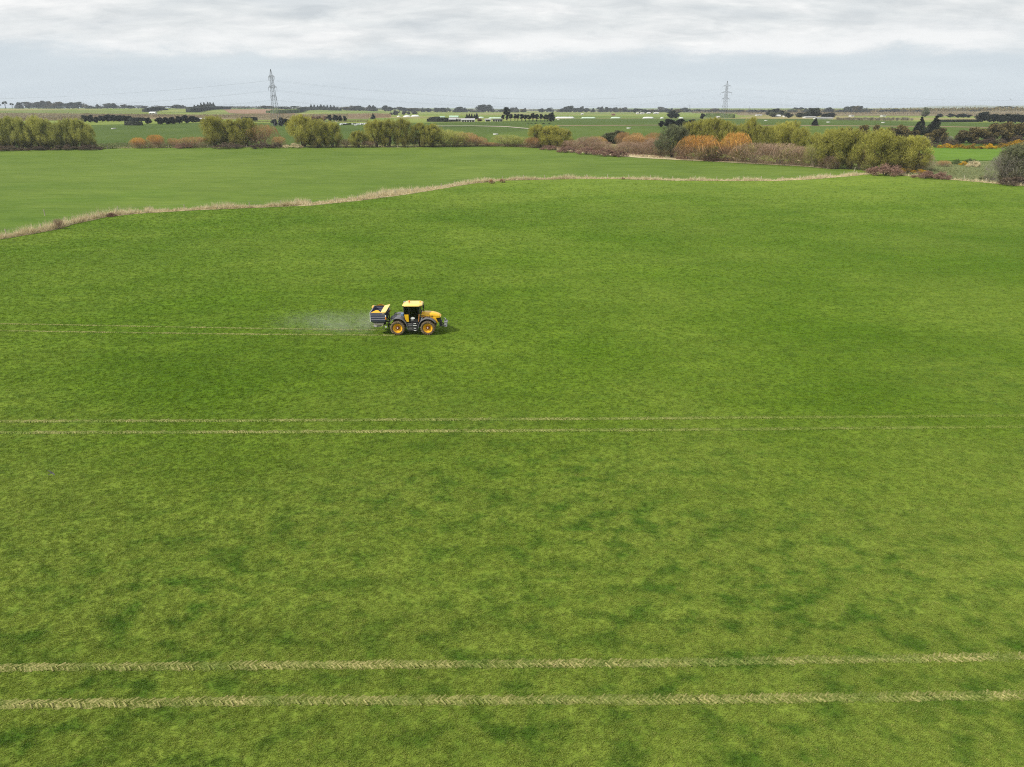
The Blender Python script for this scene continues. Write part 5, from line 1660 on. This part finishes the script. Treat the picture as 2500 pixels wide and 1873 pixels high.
pane(CB[1], CB[2], CT[2], CT[1], 'windscreen')
pane(CB[0], CB[3], CT[3], CT[0], 'rear_window')
for sd in (0, 1):
    s = -1 if sd == 0 else 1
    pane((1.25, s * .84, 1.42), (2.08, s * .84, 1.42), (2.16, s * .745, 2.84), (1.2, s * .795, 2.84), 'door_window')
    pane((0.72, s * .84, 2.05), (1.19, s * .84, 2.05), (1.13, s * .80, 2.84), (.7, s * .80, 2.84), 'side_window')
    part(MB().hull([(1.24, s * .842, 1.40), (2.08, s * .842, 1.40), (2.1, s * .842, 1.62), (1.24, s * .842, 1.62)], [(1.24, s * .875, 1.40), (2.08, s * .875, 1.40), (2.1, s * .875, 1.62), (1.24, s * .875, 1.62)]), 'door_panel', 'black', bevel=0.01)
    # white fleet sticker and step marks
    m = MB()
    m.plate([(1.3 + .44 * .5 * (1 + math.cos(a)) * 1.0, 1.70 + .095 * math.sin(a) * (1 + .15 * math.cos(4 * a))) for a in np.linspace(0, 2 * math.pi, 16, endpoint=False)], s * .878, s * .885)
    m.plate([(1.33, 1.49), (1.58, 1.49), (1.58, 1.54), (1.33, 1.54)], s * .878, s * .885)
    part(m, 'sticker', 'whitepaint')
    part(MB().plate([(0.70, 2.06), (1.12, 2.06), (1.13, 1.33), (0.92, 1.33), (0.76, 1.62)], s * .85, s * .96), 'side_panel', 'yellow', bevel=0.02)
    part(MB().plate([(2.06, 1.36), (2.13, 1.36), (2.2, 2.1), (2.14, 2.1)], s * .86, s * .92), 'front_trim', 'amberstrip', bevel=0.01)
    part(MB().plate([(2.22, 1.35), (2.36, 1.35), (2.5, 1.72), (2.38, 1.72)], s * .7, s * .86), 'air_duct', 'castgrey', bevel=0.015)
    # side box with steps
    bx = part(MB().hull([(0.98, s * .62, .5), (2.02, s * .62, .5), (2.02, s * 1.16, .5), (0.98, s * 1.16, .5)], [(0.92, s * .62, 1.2), (2.04, s * .62, 1.2), (2.04, s * 1.13, 1.2), (0.92, s * 1.13, 1.2)]), 'side_box', 'boxgrey', bevel=0.03)
    part(MB().box((1.48, s * 1.165, 1.0), (.98, .03, .03)).box((1.48, s * 1.165, .74), (.98, .03, .03)), 'box_rib', 'castgrey', bx)
    for i, z in enumerate((1.24, 1.05, .77, .53)):
        st = part(MB().box((1.72, s * 1.2, z), (.5, .16, .04)), 'step', 'black', bx, 0.008)
        part(MB().box((1.74, s * 1.285, z + .012), (.24 if i != 1 else .34, .02, .05)), 'step_mark', 'whitepaint', bx)
    # mirrors
    mr_ = part(MB().tube([(2.18, s * .78, 2.55), (2.4, s * 1.12, 2.55), (2.4, s * 1.12, 2.3)], .02, 6), 'mirror_arm', 'black')
    part(MB().box((2.42, s * 1.14, 2.36), (.06, .22, .36)), 'mirror', 'black', mr_, 0.02)


def roof_ring(ix, z, dx=0.0):
    x0, x1, y, c = 0.5 + ix, 2.5 - ix * .8, 0.93 - ix, 0.24
    return [(x0 + c * 1.3, -y, z), (x1 - c * 1.2, -y, z), (x1, -y + c * 1.3, z), (x1, y - c * 1.3, z), (x1 - c * 1.2, y, z), (x0 + c * 1.3, y, z), (x0, y - c, z), (x0, -y + c, z)]


part(MB().loft([roof_ring(.08, 2.84), roof_ring(0.0, 2.88), roof_ring(0.0, 2.97), roof_ring(.1, 3.05), roof_ring(.3, 3.075)]), 'cab_roof', 'roofcab', bevel=0.02)
part(MB().loft([roof_ring(-.012, 2.865), roof_ring(-.012, 2.9)]), 'roof_trim', 'black')
for x, y in ((.56, -.55), (.56, .55), (2.46, -.5), (2.46, .5), (2.46, 0)):
    part(MB().box((x, y, 2.9), (.1, .2, .12)), 'work_light', 'castgrey', bevel=0.015)
part(MB().box((.62, .3, 3.05), (.2, .25, .1)).box((.62, -.15, 3.03), (.12, .12, .08)), 'roof_bracket', 'castgrey', bevel=.01)
bc = part(MB().lathe_z([(.085, 0), (.085, .04), (.06, .05)], 16, (1.12, .1, 3.07)), 'beacon_base', 'black')
part(MB().lathe_z([(.07, .0), (.075, .06), (.065, .13), (.03, .165), (0, .17)], 16, (1.12, .1, 3.12)), 'beacon_lens', 'orangelens', bc, smooth=True)
part(MB().lathe_z([(.09, 0), (.11, .03), (.1, .07), (.0, .09)], 16, (2.2, .2, 3.07)), 'satellite_receiver', 'yellow', smooth=True)
# inside the cab
part(MB().box((1.2, 0, 1.75), (.5, .5, .14)).hull([(.98, -.24, 1.82), (1.1, -.24, 1.82), (1.1, .24, 1.82), (.98, .24, 1.82)], [(.86, -.2, 2.45), (.95, -.2, 2.45), (.95, .2, 2.45), (.86, .2, 2.45)]), 'seat', 'boxgrey', bevel=.04)
sc_ = part(MB().tube([(1.95, 0, 1.4), (1.75, 0, 2.05)], .05, 8), 'steering_column', 'black')
m = MB()
ringp = [(1.72 + .19 * math.cos(a) * .5, .2 * math.sin(a), 2.08 + .19 * math.cos(a) * .5) for a in np.linspace(0, 2 * math.pi, 21)]
m.tube(ringp, .018, 6)
part(m, 'steering_wheel', 'black', sc_)
part(MB().box((1.9, 0, 1.55), (.3, 1.2, .35)), 'dashboard', 'black', bevel=.04)
# bonnet
bn = MB()
rings = []
for x, hw_, zb, zt in ((2.28, .52, 1.70, 2.12), (2.7, .53, 1.68, 2.17), (3.1, .52, 1.66, 2.16), (3.5, .5, 1.62, 2.11), (3.85, .47, 1.60, 2.03), (4.1, .43, 1.6, 1.93), (4.24, .37, 1.62, 1.82), (4.29, .3, 1.66, 1.75)):
    rings.append([(x, -hw_, zb), (x, -hw_ * 1.0, zb + (zt - zb) * .5), (x, -hw_ * .9, zb + (zt - zb) * .82), (x, -hw_ * .55, zt - .015), (x, 0, zt), (x, hw_ * .55, zt - .015), (x, hw_ * .9, zb + (zt - zb) * .82), (x, hw_, zb + (zt - zb) * .5), (x, hw_, zb)])
bn.loft(rings)
bonnet = part(bn, 'bonnet', 'yellow', smooth=False, bevel=.02)
part(MB().box((3.28, 0, 1.42), (1.9, .74, .52)), 'engine_block', 'black', bevel=.03)
part(MB().box((4.06, 0, 1.42), (.24, .72, .5)), 'grille', 'black', bevel=.02)
for s in (-1, 1):
    part(MB().plate([(3.18, 1.7), (3.76, 1.66), (4.0, 1.12), (3.82, 1.12), (3.5, 1.56), (3.2, 1.64)], s * .46, s * .515), 'bonnet_side', 'yellow', bonnet, bevel=.01)
    part(MB().plate([(2.34, 1.82), (3.2, 1.72), (3.2, 1.755), (2.34, 1.9)], s * .522, s * .54), 'bonnet_stripe', 'boxgrey', bonnet)
    part(MB().plate([(2.34, 1.755), (3.3, 1.635), (3.3, 1.67), (2.34, 1.80)], s * .522, s * .545), 'bonnet_trim', 'amberstrip', bonnet)
    for i in range(3):
        part(MB().plate([(3.14 + i * .13, 1.7), (3.19 + i * .13, 1.7), (3.2 + i * .13, 1.86), (3.15 + i * .13, 1.86)], s * .505, s * .532), 'vent', 'black', bonnet)
    part(MB().box((4.24, s * .27, 1.68), (.08, .2, .1)), 'headlight', 'whitepaint', bonnet, bevel=.02)
part(MB().tube([(2.42, .62, 1.6), (2.42, .62, 2.55), (2.36, .62, 2.68)], [.05, .05, .045], 10), 'exhaust', 'black')
part(MB().tube([(2.36, -.3, 2.12), (2.36, -.3, 2.3)], .025, 6).box((2.37, -.3, 2.34), (.1, .1, .1)), 'front_camera', 'black')
# front linkage and weight
fl = MB()
for s in (-1, 1):
    fl.tube([(4.1, s * .32, .75), (4.45, s * .34, .72), (4.72, s * .34, .78)], .05, 6)
    fl.tube([(4.12, s * .3, 1.05), (4.5, s * .33, .78)], .04, 6)
fl.box((4.2, 0, .92), (.22, .7, .5))
part(fl, 'front_linkage', 'black')
part(MB().tube([(4.22, 0, 1.15), (4.5, 0, 1.38), (4.62, -.02, 1.52)], [.035, .03, .035], 6), 'top_link', 'castgrey')
part(MB().hull([(4.58, -.36, .62), (4.86, -.36, .62), (4.86, .36, .62), (4.58, .36, .62)], [(4.6, -.3, 1.05), (4.84, -.3, 1.05), (4.84, .3, 1.05), (4.6, .3, 1.05)]).box((4.74, 0, 1.12), (.34, .62, .14)).box((4.7, .05, 1.3), (.12, .2, .24)), 'front_weight', 'castgrey', bevel=.03)
# rear linkage
rl = MB()
for s in (-1, 1):
    rl.tube([(-.15, s * .35, .7), (-.6, s * .42, .62), (-1.05, s * .44, .72)], .05, 6)
    rl.tube([(-.35, s * .4, 1.35), (-.62, s * .42, .66)], .035, 6)
rl.tube([(-.35, 0, 1.25), (-1.1, 0, 1.45)], .045, 6)
part(rl, 'rear_linkage', 'black')

# ------------------------------------------------------------------ the fertiliser spreader behind it
spr = empty('fertiliser_spreader', TR + Vector((-1.87 * math.cos(YAW), -1.87 * math.sin(YAW), 0)), YAW)
tag(spr, 'slate-blue fertiliser hopper with yellow deflectors mounted behind the tractor', 'spreader')


def rect(x, y, z, dx=0.0):
    return [(-x + dx, -y, z), (x + dx, -y, z), (x + dx, y, z), (-x + dx, y, z)]


hp = MB()
hp.loft([rect(.42, .95, 1.12), rect(.58, 1.22, 1.36), rect(.72, 1.36, 1.52), rect(.73, 1.37, 2.38), rect(.69, 1.33, 2.38), rect(.66, 1.3, 1.9), rect(.45, 1.0, 1.55)])
hopper = part(hp, 'hopper', 'hopperblue', spr)
for s in (-1, 1):
    for z in (1.70, 1.94, 2.17, 2.37):
        part(MB().box((0, s * 1.385, z), (1.46, .04, .05)), 'rib', 'ribgrey', hopper)
    for z in (2.0, 2.24):
        part(MB().box((-.05, s * 1.305, z), (1.26, .03, .035)), 'inner_rib', 'ribgrey', hopper)
    part(MB().box((-.735, s * 1.37, 1.95), (.05, .06, .9)), 'corner_post', 'whitepaint', hopper)
part(MB().box((-.72, 0, 2.405), (.07, 2.7, .06)), 'rear_rim', 'ribgrey', hopper, .01)
for z in (1.72, 1.96, 2.2):
    part(MB().box((-.745, 0, z), (.035, 2.6, .045)), 'rib', 'ribgrey', hopper)
    part(MB().box((.745, 0, z), (.035, 2.6, .045)), 'rib', 'black', hopper)
for s in (-1, 1):
    q0 = [(-.66, s * 1.34, 2.40), (.34, s * 1.34, 2.40), (.08, s * 1.22, 2.60), (-.16, s * 1.21, 2.62)]
    q1 = [(x, y - s * .03, z) for x, y, z in q0]
    part(MB().hull(q0, q1), 'side_deflector', 'yellow', spr)
f0 = [(.30, -1.36, 2.40), (.86, -1.40, 2.50), (.86, 1.40, 2.50), (.30, 1.36, 2.40)]
part(MB().hull(f0, [(x, y, z + .035) for x, y, z in f0]).hull([(.55, -1.39, 2.25), (.86, -1.40, 2.47), (.60, -1.39, 2.49), (.32, -1.37, 2.39)], [(.55, -1.355, 2.25), (.86, -1.365, 2.47), (.60, -1.355, 2.49), (.32, -1.335, 2.39)]), 'front_deflector', 'roofcab', spr, .01)
r0 = [(-.72, .2, 2.44), (-.72, 1.2, 2.44), (-.86, 1.1, 2.5), (-.86, .3, 2.5)]
part(MB().hull(r0, [(x, y, z + .03) for x, y, z in r0]), 'rear_deflector', 'yellow', spr)
sfm = MB()
for s in (-1, 1):
    sfm.box((.84, s * .45, 1.35), (.1, .1, 1.5)).box((.45, s * .45, .98), (.8, .09, .09))
    sfm.tube([(.84, s * .45, 2.0), (.5, s * .9, 1.2)], .04, 6)
sfm.box((.84, 0, 2.0), (.1, 1.0, .1)).box((.84, 0, .75), (.1, 1.0, .1)).box((.3, 0, 1.05), (.5, 1.4, .16))
part(sfm, 'frame', 'chassis', spr, .01)
part(MB().loft([rect(.3, .9, .98), rect(.44, 1.08, 1.06), rect(.5, 1.14, 1.22), rect(.46, 1.0, 1.27)]), 'chute_cover', 'pinkwhite', spr, .03)
part(MB().tube([(-.55, -1.2, 1.1), (-.6, -1.1, .98), (.3, -1.1, .96), (.4, -1.2, 1.05)], .03, 6), 'disc_guard', 'pinkwhite', spr)
for s in (-1, 1):
    dk = part(MB().lathe_z([(.0, -.02), (.4, -.02), (.42, 0), (.4, .02), (.0, .03)], 24, (-.2, s * .55, .84)), 'spinning_disc', 'castgrey', spr)
    m = MB()
    for k in range(4):
        a = k * math.pi / 2
        m.box((-.2 + .22 * math.cos(a), s * .55 + .22 * math.sin(a), .885), (.34, .03, .05), Matrix.Rotation(a, 3, 'Z'))
    part(m, 'vane', 'castgrey', dk)
    part(MB().tube([(.35, s * .75, 1.0), (.4, s * .78, .55)], .03, 6), 'stand_leg', 'castgrey', spr)
    part(MB().box((.78, s * 1.39, 2.06), (.1, .03, .18)), 'reflector', 'whitepaint', spr)
    part(MB().box((.78, s * 1.39, 1.84), (.1, .03, .24)), 'marker_light', 'orangelens', spr)
    part(MB().box((.7, s * 1.0, .86), (.16, .2, .12)), 'lower_hook', 'whitepaint', spr, .02)

# ------------------------------------------------------------------ fertiliser dust hanging behind the spreader
k = NT('dust')
tcn = k.n('ShaderNodeTexCoord')
sx_ = k.n('ShaderNodeSeparateXYZ')
k.t.links.new(tcn.outputs['Object'], sx_.inputs[0])
def kmap(v, a_, b_, c_=0.0, d_=1.0):
    m_ = k.n('ShaderNodeMapRange', interpolation_type='SMOOTHSTEP')
    for i_, q_ in zip(('From Min', 'From Max', 'To Min', 'To Max'), (a_, b_, c_, d_)):
        m_.inputs[i_].default_value = q_
    k.put(m_.inputs['Value'], v)
    return m_.outputs[0]


yz = k.math('SQRT', k.math('ADD', k.math('POWER', sx_.outputs[1], 2.0), k.math('POWER', sx_.outputs[2], 2.0)))
tail = k.math('MULTIPLY', kmap(sx_.outputs[0], 1.0, 0.86), kmap(sx_.outputs[0], -1.0, 0.8, 0.0, 1.0))
fallv = k.math('MULTIPLY', kmap(yz, 0.98, 0.1), tail)
nz = k.ramp(k.noise(k.pos(), 0.55, 4, 0.6, 0.6), [(0.36, 0.05), (0.68, 1.0)])
dens = k.math('MULTIPLY', k.math('MULTIPLY', fallv, nz), 0.18)
pv = k.n('ShaderNodeVolumePrincipled')
pv.inputs['Color'].default_value = (0.93, 0.92, 0.86, 1)
k.t.links.new(dens, pv.inputs['Density'])
k.t.links.new(pv.outputs[0], k.out.inputs['Volume'])
import bmesh
me = MB().box((0, 0, 0), (2, 2, 2)).mesh('dust_cloud', k.m)
dust = link('dust_cloud', me, None, TR + Vector((-8.4, 0.2, 1.0)))
dust.scale = (6.2, 3.4, 1.35)
tag(dust, 'thin pale fertiliser dust drifting behind the spreader', 'dust', kind='stuff')


# ------------------------------------------------------------------ two birds
def bird(P, size, rz, label, bank=0.3):
    m = MB()
    m.loft([[(x, r * math.cos(a), r * .9 * math.sin(a)) for a in np.linspace(0, 2 * math.pi, 8, endpoint=False)] for x, r in ((-.5, .01), (-.3, .06), (-.05, .1), (.2, .085), (.34, .055), (.42, .06), (.5, .015))])
    b = m.build('bird', M['boxgrey'], None, 0, True, P)
    b.scale = (size,) * 3
    b.rotation_euler = (bank, -.1, rz)
    for s in (-1, 1):
        q = [(.2, s * .06, .03), (.12, s * .5, .16), (-.1, s * 1.0, .12), (-.12, s * .55, .13), (-.12, s * .06, .02)]
        c = MB().hull(q, [(x, y, z + .012) for x, y, z in q]).build('wing', M['boxgrey'], b)
    q = [(-.4, -.03, 0), (-.75, -.13, .01), (-.75, .13, .01), (-.4, .03, 0)]
    MB().hull(q, [(x, y, z + .012) for x, y, z in q]).build('tail', M['boxgrey'], b)
    tag(b, label, 'bird')


d = ray(126, 1155)
bird(Vector(d * (33.5 / d[1])) + Vector((0, 0, CAM_H)), 0.26, 1.2, 'small grey bird skimming low over the grass at left', 0.5)
d = ray(2467.5, 242.5)
bird(Vector(d * (260 / d[1])) + Vector((0, 0, CAM_H)), 0.5, 0.4, 'tiny dark bird in the sky at the right edge')

# ------------------------------------------------------------------ grass blades over the near field
rng = np.random.default_rng(77)


def tuft(name, seed, n=11, h=(0.05, 0.105), spread=0.1, wd=(0.008, 0.015)):
    rg = np.random.default_rng(seed)
    a = rg.normal(size=(n, 3)) * np.array((spread * .6, spread * .6, 0))
    d1 = rg.normal(size=(n, 3)) * np.array((.45, .45, 0)) + np.array((0.22, 0.06, 1.0))
    d1 /= np.linalg.norm(d1, axis=1)[:, None]
    L = rg.uniform(*h, n)
    mid = a + d1 * (L * .55)[:, None]
    d2 = d1 + np.array((0.5, 0.1, -0.35)) + rg.normal(size=(n, 3)) * .35
    tip = mid + d2 / np.linalg.norm(d2, axis=1)[:, None] * (L * .5)[:, None]
    s = np.cross(d1, rg.normal(size=(n, 3)))
    s /= np.linalg.norm(s, axis=1)[:, None]
    wv = s * (rg.uniform(*wd, n) / 2)[:, None]
    v = np.stack([a - wv, a + wv, mid + wv, mid - wv, tip], 1).reshape(-1, 3)
    o5 = np.arange(n) * 5
    me = np_mesh(name, v, [np.stack([o5, o5 + 1, o5 + 2, o5 + 3], 1), np.stack([o5 + 3, o5 + 2, o5 + 4], 1)], M['blade'])
    return bpy.data.objects.new(name, me)


k = NT('grass_blade')
_, gcol = grass_colour(k, (0.215, 0.288, 0.039), (0.114, 0.2, 0.01), (0.088, 0.168, 0.018))
oi = k.n('ShaderNodeObjectInfo')
gcol = k.mix(1.0, gcol, k.ramp(oi.outputs['Random'], [(0.0, (0.84, 0.87, 0.82)), (0.6, (1.03, 1.02, 1.0)), (0.95, (1.15, 1.1, 1.15)), (1.0, (1.7, 1.3, 2.2))]), 'MULTIPLY')
bs = k.bsdf(gcol, 0.6, 0.25)
tr_ = k.n('ShaderNodeBsdfTranslucent')
k.put(tr_.inputs[0], gcol)
ms = k.n('ShaderNodeMixShader')
ms.inputs[0].default_value = 0.28
k.t.links.new(bs, ms.inputs[1])
k.t.links.new(tr_.outputs[0], ms.inputs[2])
M['blade'] = k.finish(ms.outputs[0])


def scatter(y0, y1, density, hs):
    """points over the part of the field the view takes in"""
    xm = y1 * 0.80 + 8
    n = int((y1 - y0) * 2 * xm * density)
    p = np.c_[rng.uniform(-xm, xm, n), rng.uniform(y0, y1, n)]
    p = p[np.abs(p[:, 0]) < p[:, 1] * 0.78 + 6]
    keep = np.ones(len(p), bool)
    for C, hw in TRACK_W:
        dl = np.interp(p[:, 0], C[:, 0], C[:, 1])
        inside = (np.abs(p[:, 1] - dl) < hw * 0.9) & (p[:, 0] > C[0, 0]) & (p[:, 0] < C[-1, 0])
        keep &= ~(inside & (rng.uniform(0, 1, len(p)) < (0.55 if hw > .25 else .3)))
    keep &= p[:, 1] < np.interp(p[:, 0], HD[:, 0], HD[:, 1]) - 0.6
    # nothing under the tyres
    keep &= ~((np.abs(p[:, 0] - TR.x - 1.5) < 2.3) & (np.abs(p[:, 1] - TR.y) < 1.2))
    p = p[keep]
    return np.c_[p, T(p[:, 0], p[:, 1])], np.full(len(p), hs)


bands = [scatter(14, 26, 130, 1.0), scatter(26, 34, 90, 1.05)]
e_ = 34.0
while e_ < 235:
    f_ = e_ * 1.09
    bands.append(scatter(e_, f_, 76 * (34 / e_) ** 2.05 * (1 - max(0, (e_ - 150) / 90)) + 0.02, 1.1 + (e_ - 34) / 110))
    e_ = f_
GP_ = np.concatenate([b[0] for b in bands])
GS = np.concatenate([b[1] for b in bands])
gme = bpy.data.meshes.new('grass')
gme.vertices.add(len(GP_))
gme.vertices.foreach_set('co', GP_.astype(np.float32).ravel())
at = gme.attributes.new('size', 'FLOAT', 'POINT')
at.data.foreach_set('value', (GS * rng.uniform(0.8, 1.2, len(GS))).astype(np.float32))
gme.materials.append(M['blade'])
gob = link('grass', gme)
tag(gob, 'short green grass blades covering the near pasture', 'grass', kind='stuff')
ng = bpy.data.node_groups.new('grass_blades', 'GeometryNodeTree')
ng.interface.new_socket('Geometry', in_out='INPUT', socket_type='NodeSocketGeometry')
ng.interface.new_socket('Geometry', in_out='OUTPUT', socket_type='NodeSocketGeometry')
gi, go = ng.nodes.new('NodeGroupInput'), ng.nodes.new('NodeGroupOutput')
iop = ng.nodes.new('GeometryNodeInstanceOnPoints')
g2i = ng.nodes.new('GeometryNodeGeometryToInstance')
for s in range(5):
    ob_n = ng.nodes.new('GeometryNodeObjectInfo')
    ob_n.inputs['Object'].default_value = tuft('grass_tuft', 900 + s)
    ng.links.new(ob_n.outputs['Geometry'], g2i.inputs[0])
m2p = ng.nodes.new('GeometryNodeMeshToPoints')
ng.links.new(gi.outputs[0], m2p.inputs['Mesh'])
ng.links.new(m2p.outputs[0], iop.inputs['Points'])
ng.links.new(g2i.outputs[0], iop.inputs['Instance'])
iop.inputs['Pick Instance'].default_value = True
rv = ng.nodes.new('FunctionNodeRandomValue')
rv.data_type = 'FLOAT_VECTOR'
rv.inputs[0].default_value = (-.12, -.12, -.9)
rv.inputs[1].default_value = (.12, .12, .9)
e2r = ng.nodes.new('FunctionNodeEulerToRotation')
ng.links.new(rv.outputs[0], e2r.inputs[0])
ng.links.new(e2r.outputs[0], iop.inputs['Rotation'])
na = ng.nodes.new('GeometryNodeInputNamedAttribute')
na.data_type = 'FLOAT'
na.inputs['Name'].default_value = 'size'
ng.links.new(na.outputs['Attribute'], iop.inputs['Scale'])
ng.links.new(iop.outputs[0], go.inputs[0])
md = gob.modifiers.new('grass_blades', 'NODES')
md.node_group = ng

# ------------------------------------------------------------------ far faint hills, then the air
hv, hf = [], []
n = 60
for i in range(n):
    u = i / (n - 1)
    x = 4600 + 3200 * u
    h = 9 + 48 * max(0, math.sin(math.pi * u)) ** 1.2 * (0.85 + 0.15 * math.sin(u * 23))
    hv += [(x, 9000, 0), (x, 9400, h), (x, 10200, h * .9), (x, 11000, 0)]
tag(link('hill', np_mesh('hill', hv, grid_faces(n, 4), M['rough'], True)), 'faint blue hill on the right horizon', 'hill', kind='structure')

k = NT('air')
pv = k.n('ShaderNodeVolumePrincipled')
pv.inputs['Color'].default_value = (0.78, 0.86, 0.95, 1)
pv.inputs['Density'].default_value = 0.00009
pv.inputs['Anisotropy'].default_value = 0.0
k.t.links.new(pv.outputs[0], k.out.inputs['Volume'])
hz = MB().box((0, 6100, 30.5), (25000, 12700, 67)).build('haze', k.m)
tag(hz, 'thin bluish air that pales the distant trees', 'haze', kind='stuff')
